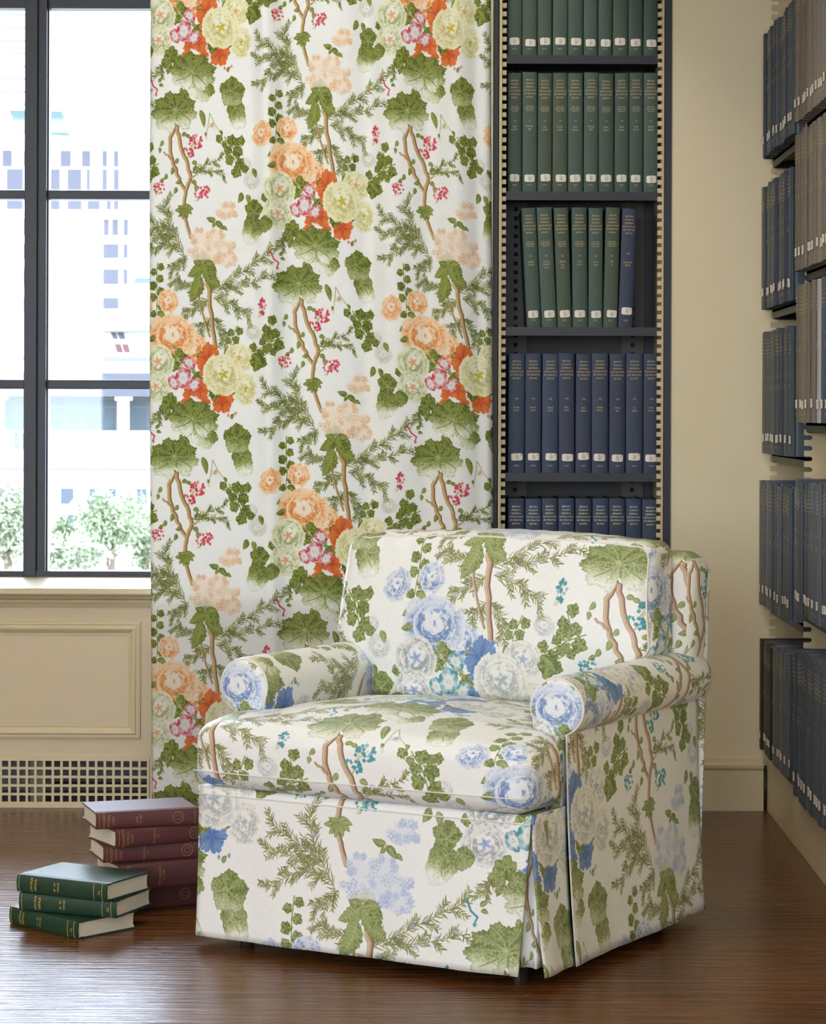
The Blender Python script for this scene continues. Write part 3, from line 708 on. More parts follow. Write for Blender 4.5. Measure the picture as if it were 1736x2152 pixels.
def wall_with_holes(name, axis, pos, thick, lo, hi, holes, zr):
    mb = MB(); cur = lo
    def put(a, b, z0, z1):
        if b - a < 1e-4 or z1 - z0 < 1e-4: return
        if axis == 'x': mb.box(min(pos, pos + thick), max(pos, pos + thick), a, b, z0, z1)
        else: mb.box(a, b, min(pos, pos + thick), max(pos, pos + thick), z0, z1)
    for a, b in holes:
        put(cur, a, 0, RZ1); put(a, b, 0, zr[0]); put(a, b, zr[1], RZ1); cur = b
    put(cur, hi, 0, RZ1)
    return tag(mb.build(name, M_WALL), kind='structure')
wall_with_holes('wall_left', 'x', RX0, -.2, RY0, YB, LEFT_FILL_WIN, FILL_WIN_Z)
wall_with_holes('wall_front', 'y', RY0, -.2, RX0, RX1, REAR_FILL_WIN, FILL_WIN_Z)

# back wall: window bay, then the shelf niche, then the plain end
WX0, WX1, WZ0, WZ1 = -2.75, .05, .645, 3.05             # window opening
NX0, NX1 = PX(1035), PX(1408)                           # shelf niche
mb = MB()
mb.box(RX0, WX0, YB, YB + .6, 0, RZ1)                   # left of the window
mb.box(WX0, WX1, YB, YB + .6, WZ1, RZ1)                 # lintel
GX0, GX1, GZ0, GZ1 = PX(-560), PX(317), PZ(1700), PZ(1591)
mb.box(WX0, GX0, YB, YB + .6, 0, GZ1); mb.box(GX1, WX1, YB, YB + .6, 0, GZ1)
mb.box(WX0, WX1, YW + .03, YW + .3, 0, WZ0 - .02)       # outer skin below the window
mb.box(WX1, NX0, YB, YB + .6, 0, RZ1)
mb.box(NX0, NX1, YB + .36, YB + .6, 0, RZ1); mb.box(NX0, NX1, YB, YB + .36, 2.95, RZ1)
mb.box(NX1, RX1, YB, YB + .6, 0, RZ1)
tag(mb.build('wall_back', M_WALL), kind='structure')
tag(box('trim_3', M_WALL_SHADED, WX0, WX1, YB, YB + .1, GZ1, WZ0 - .02), 'cream painted apron panel under the window', kind='structure')

# window: steel frame, bars, panes
def glass_mat():
    m = bpy.data.materials.new('window_glass'); m.use_nodes = True; N = m.node_tree.nodes; L = m.node_tree.links
    for n in list(N):
        if n.type != 'OUTPUT_MATERIAL': N.remove(n)
    t = N.new('ShaderNodeBsdfTransparent'); t.inputs[0].default_value = (.96, .98, .98, 1); g = N.new('ShaderNodeBsdfGlossy'); g.inputs['Roughness'].default_value = .02
    f = N.new('ShaderNodeFresnel'); f.inputs[0].default_value = 1.45; x = N.new('ShaderNodeMixShader')
    L.new(f.outputs[0], x.inputs[0]); L.new(t.outputs[0], x.inputs[1]); L.new(g.outputs[0], x.inputs[2]); L.new(x.outputs[0], N['Material Output'].inputs[0])
    return m
M_GLASS = glass_mat()
win = tag(empty('window_1', ((WX0 + WX1) / 2, YW, WZ0)), kind='structure')
def wpart(o): o.parent = win; o.matrix_parent_inverse = Matrix.Translation(-Vector(win.location)); return o
mull = [PX(76, YW) + d for d in (-.92, 0, .92)]
bars_z = [PZ(1208, YW), PZ(811, YW), PZ(413, YW), PZ(11, YW), 2.98]
bar_h = [.024, .028, .027, .034, .05]
wpart(box('frame', M_FRAME, WX0, WX0 + .05, YW - .03, YW + .05, WZ0 - .02, WZ1)); wpart(box('frame', M_FRAME, WX1 - .05, WX1, YW - .03, YW + .05, WZ0 - .02, WZ1))
wpart(box('frame', M_FRAME, WX0, WX1, YW - .03, YW + .05, WZ0 - .02, PZ(1202, YW))); wpart(box('frame', M_FRAME, WX0, WX1, YW - .03, YW + .05, 2.97, WZ1))
for x in mull:
    m_ = MB(); m_.box(x - .033, x + .006, YW - .035, YW + .05, WZ0, WZ1); m_.box(x + .009, x + .034, YW - .028, YW + .05, WZ0, WZ1); m_.box(x - .0335, x + .0345, YW - .02, YW + .045, WZ0, WZ1)
    m_.box(x + .034, x + .039, YW - .012, YW + .03, WZ0, WZ1)
    wpart(m_.build('mullion', M_FRAME, bevel=.002))
edges = [WX0 + .05] + mull + [WX1 - .05]
for i in range(len(edges) - 1):
    xa = edges[i] + (.039 if i else 0); xb = edges[i + 1] - (.034 if i < len(mull) else 0)
    for z, hh in list(zip(bars_z, bar_h))[1:4]:
        wpart(box('glazing_bar', M_FRAME, xa, xb, YW - .02, YW + .04, z - hh / 2, z + hh / 2, bevel=.003))
    zs = [PZ(1202, YW)] + bars_z[1:4] + [2.97]; hs = [0] + bar_h[1:4] + [0]
    for j in range(4):
        wpart(box('pane', M_GLASS, xa, xb, YW + .008, YW + .012, zs[j] + hs[j] / 2, zs[j + 1] - hs[j + 1] / 2))
# sill with its mouldings
ys = YB - .045
sp = [(YW - .03, .645), (ys, .643), (ys - .006, .637), (ys - .006, .628), (ys, .622), (ys + .012, .618), (ys + .014, PZ(1258)), (ys + .03, PZ(1263)), (ys + .032, PZ(1268)),
      (ys + .036, PZ(1272)), (ys + .042, PZ(1280)), (YB + .02, PZ(1281)), (YB + .1, .6), (YW - .03, .61)]
M_SILL = mat('white_sill_paint', srgb(236, 232, 222), .35, noise=(4, .03))
tag(MB().prism(sp, WX0, WX1 - .02, 'x').build('trim_1', M_TRIM), 'cream painted window sill with stepped moulding below', None, kind='structure')
# raised moulding of the apron panel (mitred picture frame)
def picture_frame(name, x0, x1, z0, z1, prof, m):
    """prof: (inset, proud) list from the outside in"""
    V = []; F = []; n = len(prof)
    for d, p in prof:
        V += [(x0 + d, YB - p, z0 + d), (x1 - d, YB - p, z0 + d), (x1 - d, YB - p, z1 - d), (x0 + d, YB - p, z1 - d)]
    for i in range(n - 1):
        for j in range(4): F.append((i * 4 + j, i * 4 + (j + 1) % 4, (i + 1) * 4 + (j + 1) % 4, (i + 1) * 4 + j))
    me = bpy.data.meshes.new(name); me.from_pydata(V, [], F); me.update()
    bm = bmesh.new(); bm.from_mesh(me); bmesh.ops.recalc_face_normals(bm, faces=bm.faces); bm.to_mesh(me); bm.free()
    return mesh_obj(name, me, m)
prof = [(0, -.002), (.001, .007), (.006, .009), (.008, .006), (.0125, .006), (.014, .010), (.0175, .012), (.022, .0105), (.028, .006), (.033, .0025), (.036, .0035), (.037, -.002)]
tag(picture_frame('trim_2', PX(-560), PX(298), PZ(1555), PZ(1310), prof, M_TRIM), 'mitred panel moulding on the cream wall under the window', kind='structure')
# heating grille
gr = tag(empty('radiator_grille', ((GX0 + GX1) / 2, YB, GZ0)), 'cream painted wall grille of small square holes under the window', 'grille')
def gpart(o): o.parent = gr; o.matrix_parent_inverse = Matrix.Translation(-Vector(gr.location)); return o
p = 18.2; mb = MB()
zt, zb = PZ(1601.5), PZ(1687.5)
mb.box(GX0, GX1, YB - .006, YB + .004, zt, GZ1); mb.box(GX0, GX1, YB - .006, YB + .004, GZ0, zb)
for i in range(4): mb.box(GX0, GX1, YB - .005, YB + .003, PZ(1614.5 + 18.2 * (i) + 5.2), PZ(1614.5 + 18.2 * i))
x = 317.0
while x > -560:
    mb.box(PX(x - 5.2), PX(x), YB - .0055, YB + .0035, zb, zt); x -= p
gpart(mb.build('lattice', M_TRIM))
mb = MB(); mb.box(GX0, GX1, YB + .30, YB + .31, GZ0, GZ1); mb.box(GX0, GX1, YB + .02, YB + .3, GZ1 - .004, GZ1); mb.box(GX0, GX1, YB + .02, YB + .3, GZ0, GZ0 + .004)
gpart(mb.build('cavity_lining', mat('dark_cavity_metal', srgb(150, 150, 146), .6)))
M_PIPE = mat('beige_radiator_pipe', srgb(150, 140, 112), .5)
gpart(box('riser', M_PIPE, PX(62), PX(92), YB + .03, YB + .07, GZ0 + .004, GZ1 - .004, bevel=.004))
gpart(MB().tube([(PX(104), YB + .12, PZ(1664)), (PX(300), YB + .12, PZ(1666))], .008).build('pipe', mat('grey_pipe', srgb(96, 98, 98), .35, .6), smooth=True))
# baseboards
def base_prof(y0, s=-1):
    return [(y0, 0), (y0 + s * .016, 0), (y0 + s * .016, .118), (y0 + s * .020, .124), (y0 + s * .021, .133), (y0 + s * .014, .139), (y0 + s * .010, .142), (y0 + s * .008, .150), (y0, .153)]
tag(MB().prism(base_prof(YB), NX1, PX(1606), 'x').build('baseboard_back', M_TRIM), 'cream baseboard with beaded top on the wall beside the shelves', kind='structure')
BASE_X = PX(1614)
tag(box('baseboard_right', M_TRIM, BASE_X, RX1, RY0, YB - .012, 0, .155, bevel=.002), 'cream plinth under the right-hand book shelves', kind='structure')
box_col = mat('dark_floor_pipe', srgb(70, 60, 40), .4)
tag(MB().tube([(PX(1610), YB - .006, 0), (PX(1610), YB - .006, .13)], .0055).build('corner_pipe', box_col, smooth=True), 'thin dark pipe in the corner beside the cream plinth', 'pipe')

# unseen ceiling lamps, added and placed to fill the room with light
M_FILL_LAMP = bpy.data.materials.new('fill_lamp_diffuser'); M_FILL_LAMP.use_nodes = True
e = M_FILL_LAMP.node_tree.nodes['Principled BSDF']; e.inputs['Emission Color'].default_value = (1, .96, .91, 1); e.inputs['Emission Strength'].default_value = 7.5
for k, (x, y, w) in enumerate([(-3.2, 3.4, 'nearest the window'), (-0.25, 5.6, 'nearest the right-hand shelves'), (-0.9, 0.8, 'on the right above the middle of the room'), (-3.0, 0.8, 'on the left above the middle of the room'), (-0.9, -2.6, 'on the right near the rear wall'), (-3.0, -2.6, 'on the left near the rear wall')]):
    t = tag(empty('ceiling_fill_lamp', (x, y, RZ1)), 'added flat fill lamp on the ceiling ' + w, 'lamp', 'added ceiling fill lamps')
    box('fill_lamp_housing', M_CEIL, -.42, .42, -.42, .42, -.07, 0, t, .006); box('diffuser', M_FILL_LAMP, -.38, .38, -.38, .38, -.075, -.068, t)
# ---------------------------------------------------------------- outside the window
M_STONE = mat('pale_stone', srgb(226, 222, 214), .8, noise=(.4, .05))
M_STONE2 = mat('grey_concrete', srgb(68, 70, 78), .8, spec=.1)
M_PANE_D = mat('office_glass', srgb(69, 69, 77), .7, spec=.1)
M_PANE_S = mat('lower_window_glass', srgb(62, 70, 78), .6, spec=.15)
M_PANE_B = mat('terrace_glass', srgb(58, 74, 82), .5, spec=.2)
M_TEAL = mat('copper_green_roof', srgb(40, 62, 60), .6)
M_RED = mat('red_banner', srgb(76, 40, 40), .7)
tag(box('ground', mat('pavement', srgb(128, 126, 120), .9), -260, 120, 8.2, 420, -26, -25.5), kind='structure')
def ext(parent, name, m, x0, x1, y0, y1, Y, d=1.0, bevel=0):
    """block given by photo pixels at depth Y"""
    a, b = px(x0, y1, Y), px(x1, y0, Y); o = parent.location
    return box(name, m, a.x - o.x, b.x - o.x, Y - o.y, Y + d - o.y, a.z - o.z, b.z - o.z, parent)
Y1, Y2, Y3 = 200.0, 260.0, 330.0
# low pavilion with a glazed terrace
bl = tag(empty('terrace_building', (px(100, 900, Y1).x, Y1, -25.5)), 'white building with glazed terrace and railing outside the window', 'building')
ext(bl, 'wall', M_STONE, -560, 640, 948, 1720, Y1, 14)
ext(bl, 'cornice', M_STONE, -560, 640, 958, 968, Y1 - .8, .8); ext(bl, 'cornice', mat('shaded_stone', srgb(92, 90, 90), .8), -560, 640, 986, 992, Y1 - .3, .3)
ext(bl, 'roof_slab', M_STONE2, -560, 640, 786, 836, Y1 - 1.5, 14); ext(bl, 'parapet', M_STONE, -560, 640, 762, 787, Y1 - .6, 10)
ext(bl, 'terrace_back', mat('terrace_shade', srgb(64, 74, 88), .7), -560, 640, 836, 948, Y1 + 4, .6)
for k in range(-8, 10):
    x0 = 104 + k * 34.5
    f = ext(bl, 'window', mat('terrace_frame', srgb(84, 92, 104), .6), x0, x0 + 34, 838, 907, Y1 + 2.6, .25)
    for (a, b, c, d) in ((2.5, 31.5, 842, 857), (2.5, 31.5, 860, 905)):
        q = ext(bl, 'pane', M_PANE_B if k % 4 else M_PANE_S, x0 + a, x0 + b, c, d, Y1 + 2.5, .12); q.parent = f
for x in (-300, -6, 258, 520):
    c = ext(bl, 'column', M_STONE, x - 11, x + 11, 838, 950, Y1 - .4, .9); q = ext(bl, 'capital', M_STONE, x - 17, x + 17, 834, 844, Y1 - .6, 1.2); q.parent = c
ext(bl, 'handrail', M_STONE, -560, 640, 908, 912.5, Y1 - .5, .2)
for k in range(-70, 74):
    if k % 3 == 0 or -1 < k < 42: ext(bl, 'baluster', M_STONE, 104 + k * 5.2, 106 + k * 5.2, 912, 948, Y1 - .5, .15)
for x in (110, 186, 300, 20): ext(bl, 'railing_post', M_STONE, x - 3, x + 3, 908, 950, Y1 - .6, .3)
for x in (-70, -10, 22, 128, 184, 222, 287, 340):
    for y in (1029, 1084): ext(bl, 'window', M_PANE_S, x, x + (27 if x == 128 else 22), y, y + 33, Y1 - .12, .2)
# stone office block with many windows
bo = tag(empty('office_building', (px(60, 900, Y2).x, Y2, -25.5)), 'pale stone office block with green roof outside the window', 'building')
ext(bo, 'wall', M_STONE, -420, 262, 296, 1320, Y2, 24); ext(bo, 'wall', M_STONE, 262, 330, 610, 1320, Y2 + 2, 20)
ext(bo, 'cornice', M_STONE, -430, 268, 290, 300, Y2 - 1.2, 2); ext(bo, 'cornice', M_STONE, -430, 266, 446, 452, Y2 - .8, 1)
ext(bo, 'penthouse', M_STONE, -300, 160, 224, 296, Y2 + 6, 14)
a = MB(); b0 = bo.location
a.prism([tuple((px(u, v, Y2).x - b0.x, px(u, v, Y2).z - b0.z)) for u, v in ((22, 238), (133, 240), (149, 290), (40, 284))], -1.6, -.2, 'y'); a.build('green_roof', M_TEAL, bo)
rows = [(319, 353, [(-60, 22), (3, 20), (48, 20), (125, 22), (170, 18), (213, 10), (237, 10)]), (358, 402, [(-52, 34), (12, 34), (92, 32), (140, 29), (180, 7), (213, 10), (237, 11)]),
        (424, 443, [(-52, 34), (12, 34), (92, 32), (140, 30), (182, 26), (222, 10), (237, 11)]), (463, 497, [(-52, 34), (-20, 34), (26, 28), (110, 29), (152, 22), (193, 10), (216, 11), (234, 13), (258, 10)]),
        (515, 545, [(-52, 34), (-20, 34), (24, 32), (105, 36), (155, 22), (195, 8), (215, 33), (258, 9)]), (568, 600, [(-52, 34), (-20, 34), (24, 32), (105, 35), (152, 26), (195, 8), (215, 33), (258, 9)]),
        (628, 660, [(-52, 34), (-20, 34), (24, 32), (152, 27), (195, 8), (215, 33)])]
for y0, y1, ws in rows:
    for x, w in ws: ext(bo, 'window', M_PANE_D, x, x + w, y0, y1, Y2 - .15, .3)
# flat white roofs with banners in front of the office block
bf = tag(empty('flat_roof_building', (px(200, 700, 230).x, 230, -25.5)), 'low white flat-roofed building with red and grey banners', 'building')
ext(bf, 'wall', M_STONE, 140, 420, 652, 1300, 230, 12); ext(bf, 'roof_slab', mat('pale_concrete', srgb(86, 86, 92), .8), 180, 420, 694, 700, 228.6, 1.5)
ext(bf, 'roof_slab', mat('pale_concrete', srgb(86, 86, 92), .8), -400, 420, 752, 760, 226, 4)
for (xs, c) in (((232, 701, 9, 14), M_STONE2), ((246, 700, 12, 15), M_STONE2), ((240, 725, 12, 18), M_RED), ((256, 725, 12, 18), M_RED)):
    g = MB(); o = bf.location
    pts = [px(xs[0], xs[1], 229.5), px(xs[0] + xs[2], xs[1], 229.5), px(xs[0] + xs[2] + 5, xs[1] + xs[3], 229.5), px(xs[0] + 6, xs[1] + xs[3], 229.5)]
    g.prism([(q.x - o.x, q.z - o.z) for q in pts], -.6, -.3, 'y'); g.build('banner', c, bf)
ext(bf, 'rooftop_tank', mat('blue_tank', srgb(50, 66, 88), .5), 281, 330, 586, 598, 232, 3)
# hazy tower
bt = tag(empty('tower', (px(20, 900, Y3).x, Y3, -25.5)), 'tall pale tower with faint blue window bands outside the window', 'building')
ext(bt, 'wall', M_STONE, -300, 121, -300, 1250, Y3, 26)
for k in range(14): ext(bt, 'window_band', mat('tower_glass', srgb(62, 72, 80), .6), -300, 121.6, -130 + k * 27, -126 + k * 27, Y3 - .2, .5)
# trees
def make_leafmat(n, c): return mat(n, c, .7, noise=(.8, .35))
def tree(x, y, Y, rx, rz, n, seed, m, label):
    c = px(x, y, Y); rs = np.random.RandomState(seed); S = Y / FPX
    t = tag(empty('tree', (c.x, Y, -25.5)), label, 'tree', 'trees outside the window')
    MB().tube([(0, 0, 0), (.1, 0, c.z + 25.5 - rz * S), (0, .1, c.z + 25.5)], [.35, .25, .08]).build('trunk', mat('bark', srgb(84, 70, 56), .9), t)
    V = []; F = []
    cl = rs.randn(26, 3) * .42
    for k in range(n):
        q = cl[rs.randint(26)] + rs.randn(3) * .22
        p0 = np.array([q[0] * rx * S, q[1] * rx * S, q[2] * rz * S + c.z + 25.5]); a, b = rs.randn(3), rs.randn(3); a /= np.linalg.norm(a); b /= np.linalg.norm(b)
        s = rs.uniform(.14, .30); i = len(V)
        V += [tuple(p0), tuple(p0 + a * s + b * s * .4), tuple(p0 + a * s * 2), tuple(p0 + a * s - b * s * .4)]; F.append((i, i + 1, i + 2, i + 3))
    me = bpy.data.meshes.new('foliage'); me.from_pydata(V, [], F); me.update()
    tag(mesh_obj('foliage', me, m, t), kind='stuff')
ML1 = make_leafmat('green_leaves', srgb(110, 122, 92)); ML2 = make_leafmat('pale_leaves', srgb(126, 134, 108))
tree(232, 1110, 150, 66, 62, 3600, 1, ML1, 'bushy green tree at the right of the window view')
tree(305, 1120, 156, 48, 66, 2200, 2, ML1, 'green tree beside the curtain edge outside the window')
tree(140, 1170, 140, 74, 46, 2600, 3, ML2, 'low pale leafy tree at the bottom middle of the window')
tree(14, 1100, 145, 62, 84, 3600, 4, ML2, 'pale green tree at the left edge of the window')
tree(132, 1118, 152, 20, 22, 500, 5, ML1, 'small tree top in front of the lower office windows')
tree(-120, 1120, 150, 80, 80, 2600, 6, ML2, 'tree beyond the left edge of the window view')

# ---------------------------------------------------------------- curtain
CX_L, CX_R, CY_, CZ_T, CZ_B = PX(312, 7.04), PX(1030, 7.04), 7.035, 2.93, .03
FULL = 1.127; CL = (CX_R - CX_L) * FULL
def fold(x, z):
    """depth of the hanging folds at position x along the rail"""
    t = (z - CZ_B) / (CZ_T - CZ_B); a = .35 + .65 * t
    d = 0.0
    for px0, w, amp, ph in ((430, 60, .012, .0), (548, 24, .044, .02), (610, 40, -.014, 0), (690, 50, .012, -.01), (760, 28, -.030, .015), (815, 34, .018, 0), (905, 28, -.026, -.012), (955, 28, .022, 0), (1000, 18, -.016, .004)):
        xc = PX(px0, 7.04) + ph * (1 - t) * 2; d += amp * a * math.exp(-((x - xc) / (w / 733.0)) ** 2)
    d += .004 * math.sin(x * 14 + z * 2.1) * a
    e0, e1 = x - CX_L, CX_R - x                          # side hems turn back
    d += -.03 * math.exp(-e1 / .010) - .018 * math.exp(-e0 / .008)
    return d
def cur(s, z):
    x = CX_L + s / FULL
    x2 = x + .004 * math.sin(z * 1.7 + x * 5) + (.009 * (1 - (z - CZ_B) / (CZ_T - CZ_B)) if x < CX_L + .3 else .009 * (1 - (z - CZ_B) / (CZ_T - CZ_B)))
    return (x2, CY_ - fold(x, z), z)
sA = (PX(640, 7.03) - CX_L - .004) * FULL
us = [CL * i / 220 for i in range(221)]; vs = [CZ_B + (CZ_T - CZ_B) * j / 60 for j in range(61)]
def cur_uv(s, z):                                        # the heading gathers more cloth than the hem
    f = 1 + .135 * max(0.0, min(1.0, (z - PZ(965, 7.03)) / (PZ(240, 7.03) - PZ(965, 7.03)))); s0 = (PX(372, 7.03) - CX_L) * FULL
    return (s0 + (s - s0) * f, z)
cu = grid_cloth('curtain', cur, us, vs, M_CURTAIN, None, REP_W, REP_H, (sA, PZ(602, 7.03)), uvfn=cur_uv, thick=.0012)
tag(cu, 'long white curtain printed with orange peonies, cream roses and green leaves', 'curtain')
rod = tag(empty('curtain_rod', ((CX_L + CX_R) / 2, CY_ + .02, CZ_T + .02)), 'dark metal curtain rod above the floral curtain', 'rod')
MB().tube([(-.62, 0, 0), (.55, 0, 0)], .012).build('pole', M_STEEL_D, rod, smooth=True)
for sx in (-.5, .5): MB().box(sx - .01, sx + .01, 0, YB - CY_ - .02, -.012, .012).build('bracket', M_STEEL_D, rod)

# ---------------------------------------------------------------- books
M_PAGES = mat('book_pages', srgb(222, 212, 190), .8, noise=(300, .08, (1, 1, 60)))
M_LABEL = mat('spine_label_paper', srgb(238, 230, 212), .6)
M_GILT = mat('gilt_lettering', srgb(214, 188, 128), .45)
M_GILT_S = mat('gilt_lettering_bright', srgb(226, 214, 186), .35, .2)
M_INK = mat('grey_label_ink', srgb(96, 88, 82), .7)
M_DOT_R = mat('red_label_dot', srgb(168, 40, 44), .6); M_DOT_O = mat('orange_label_dot', srgb(214, 166, 128), .6)
def cloth(name, c, r=.55): return mat(name, c, r, noise=(40, .08), bump=(700, .05))
M_GREEN = [cloth('green_book_cloth', srgb(62, 80, 66)), cloth('mid_green_book_cloth', srgb(66, 86, 72)), cloth('olive_green_book_cloth', srgb(66, 80, 60))]
M_BLUE = [cloth('navy_book_cloth', srgb(44, 54, 76)), cloth('slate_navy_book_cloth', srgb(50, 60, 80)), cloth('blue_book_cloth', srgb(46, 62, 86))]
M_GREY = [cloth('taupe_book_cloth', srgb(120, 110, 96), .45), cloth('grey_brown_book_cloth', srgb(108, 100, 88), .45), cloth('warm_grey_book_cloth', srgb(132, 122, 108), .45)]
M_SLATE = [cloth('slate_book_cloth', srgb(78, 86, 96), .42), cloth('grey_slate_book_cloth', srgb(92, 98, 104), .42), cloth('blue_slate_book_cloth', srgb(66, 78, 92), .42)]
M_BLACKB = [cloth('black_book_cloth', srgb(34, 36, 38)), cloth('dark_brown_book_cloth', srgb(70, 60, 54)), cloth('black_green_book_cloth', srgb(36, 42, 40))]
M_PALE = [cloth('pale_grey_book_cloth', srgb(176, 174, 178), .4)]
BW, BH, BD, BB = .0440, .352, .25, .0045
def book_cover_mesh(w, h, d, b, t=.003):
    out = [(w / 2, d), (w / 2, .016), (w / 2 - .0014, .012), (w / 2 - .0014, .009), (w / 2, .0055)]
    n = 9
    for i in range(n + 1):
        a = math.pi * i / n; x = w / 2 * math.cos(a); out.append((x, -b * math.sin(a) ** .8 + .002))
    out += [(-w / 2, .0055), (-w / 2 + .0014, .009), (-w / 2 + .0014, .012), (-w / 2, .016), (-w / 2, d)]
    inn = [(x - (t if x > 0 else -t) if abs(x) > t else x, y if abs(x) > w / 2 - .004 else y + t) for x, y in out]
    V = []; F = []; m = len(out)
    for z in (0, h):
        V += [(x, y, z) for x, y in out] + [(x, y, z) for x, y in inn]
    for i in range(m - 1):
        F += [(i, i + 1, 2 * m + i + 1, 2 * m + i), (m + i + 1, m + i, 3 * m + i, 3 * m + i + 1), (i + 1, i, m + i, m + i + 1), (2 * m + i, 2 * m + i + 1, 3 * m + i + 1, 3 * m + i)]
    for i in (0, m - 1): F.append((i, m + i, 3 * m + i, 2 * m + i))
    me = bpy.data.meshes.new('cover'); me.from_pydata(V, [], F); me.update()
    bm = bmesh.new(); bm.from_mesh(me); bmesh.ops.recalc_face_normals(bm, faces=bm.faces); bm.to_mesh(me); bm.free()
    return me
def pages_mesh(w, h, d):
    m = MB(); a = w / 2 - .0035
    m.prism([(a, d - .005), (a, .004), (a * .6, .0015), (-a * .6, .0015), (-a, .004), (-a, d - .005), (-a * .5, d - .009), (a * .5, d - .009)], .0035, h - .0035, 'z')
    return m.mesh('pages')
def label_mesh(w, h, bw, b):
    n = 6; V = []; F = []; r = .0025
    def yy(x): return -b * (1 - min(1, abs(2 * x / bw)) ** 2) - .0007
    outl = [(-w / 2 + r, 0), (w / 2 - r, 0), (w / 2, r), (w / 2, h - r), (w / 2 - r, h), (-w / 2 + r, h), (-w / 2, h - r), (-w / 2, r)]
    xs = [-w / 2 + w * i / n for i in range(n + 1)]
    for x in xs:
        e = r if abs(abs(x) - w / 2) < 1e-6 else 0
        V += [(x, yy(x), e), (x, yy(x), h - e), (x, yy(x) + .0009, e), (x, yy(x) + .0009, h - e)]
    for i in range(n):
        k = i * 4; F += [(k, k + 4, k + 5, k + 1), (k, k + 2, k + 6, k + 4), (k + 1, k + 5, k + 7, k + 3)]
    me = bpy.data.meshes.new('label'); me.from_pydata(V, [], F); me.update(); return me
def dot_mesh(r):
    m = MB(); m.prism([(r * math.cos(i * .5236), r * math.sin(i * .5236)) for i in range(12)], -.0016, -.0008, 'y'); return m.mesh('label_dot')
ME_COVER = book_cover_mesh(BW, BH, BD, BB); ME_PAGES = pages_mesh(BW, BH, BD); ME_LAB = label_mesh(.030, .0215, BW, BB); ME_DOT = dot_mesh(.0028); 
COVERS = {}
def with_mat(me, m):
    k = (me.name, m.name)
    if k not in COVERS:
        c = me.copy(); c.materials.clear(); c.materials.append(m); COVERS[k] = c
    return COVERS[k]
T_HEAD = 'BRITISH\nMUSEUM\nGENERAL\nCATALOGUE\nOF PRINTED\nBOOKS'
bend = (BW, BB)
def shelf_book(loc, rotz, tilt, sx, sh, cover, words, label, group, dot='r', fancy=True, year='1963', lz=.030, gilt=None, green=False):
    """bound volume standing upright: cover, pages, lettering, spine label (> mark, dot)"""
    t = empty('book', loc); t.scale = (sx, 1, sh)
    t.rotation_euler = (Matrix.Rotation(rotz, 3, 'Z') @ Matrix.Rotation(tilt, 3, 'Y')).to_euler()
    tag(t, label, 'book', group)
    g = gilt or M_GILT
    link(bpy.data.objects.new('cover', with_mat(ME_COVER, cover)), t); link(bpy.data.objects.new('pages', with_mat(ME_PAGES, M_PAGES)), t)
    la = link(bpy.data.objects.new('spine_label', with_mat(ME_LAB, M_LABEL)), t); la.location = (rnd.uniform(-.002, .003), 0, lz + rnd.uniform(-.002, .004)); la.rotation_euler = (0, rnd.uniform(-.05, .05), 0)
    d = link(bpy.data.objects.new('label_dot', with_mat(ME_DOT, M_DOT_R if dot == 'r' else M_DOT_O)), la); d.location = (.0095, -.0026, .0155)
    k = link(bpy.data.objects.new('label_print', with_mat(text_mesh('Z\n921\nB87\nS71', .0052, .85, bend, 'LEFT'), M_INK)), la); k.location = (-.003, -.0008, .0205)
    def letter(s, size, z, spacing=1.0, sq=1.0):
        if s.strip():
            q = link(bpy.data.objects.new('lettering', with_mat(text_mesh(s, size, spacing, bend, 'CENTER', sq), g)), t); q.location = (0, 0, z)
    letter(T_HEAD, .0070, .332, 1.42, .85)
    if green: letter('FIVE YEAR\nSUPPLEMENT\n1966-1970', .0056, .254, 1.1, .82)
    if words: letter(words, .0072, .214 if green else .222, 1.2, .9)
    if fancy: letter(year, .0068, .025)
    return t
ORD = ['first', 'second', 'third', 'fourth', 'fifth', 'sixth', 'seventh', 'eighth', 'ninth', 'tenth', 'eleventh', 'twelfth', 'thirteenth', 'fourteenth', 'fifteenth', 'sixteenth', 'seventeenth', 'eighteenth']

# ---- bookcase in the back-wall niche
YS = YB + .035                                           # spine plane
bk = tag(empty('bookcase', ((NX0 + NX1) / 2, YB, 0)), 'black steel bookcase with slotted cream uprights built into the back wall', 'bookcase')
def bpart(o): o.parent = bk; o.matrix_parent_inverse = Matrix.Translation(-Vector(bk.location)); return o
SX0, SX1 = PX(1062, YS), PX(1384, YS)
shelf_z = [2.60, PZ(118, YS), PZ(404, YS), PZ(688, YS), PZ(993.5, YS), .553, .13]
for z in shelf_z:
    m_ = MB(); m_.box(SX0, SX1, YS - .016, YS + .26, z - .006, z - .0005); m_.box(SX0, SX1, YS - .020, YS - .013, z - .024, z + .001); m_.box(SX0, SX1, YS - .013, YS + .0, z - .024, z - .018)
    bpart(m_.build('shelf', M_STEEL_D))
bpart(box('back_panel', M_STEEL_B, NX0 + .01, NX1 - .01, YS + .275, YS + .285, .0, 2.94))
bpart(box('base', M_STEEL_D, NX0 + .01, NX1 - .01, YB + .02, YB + .30, 0, .10))
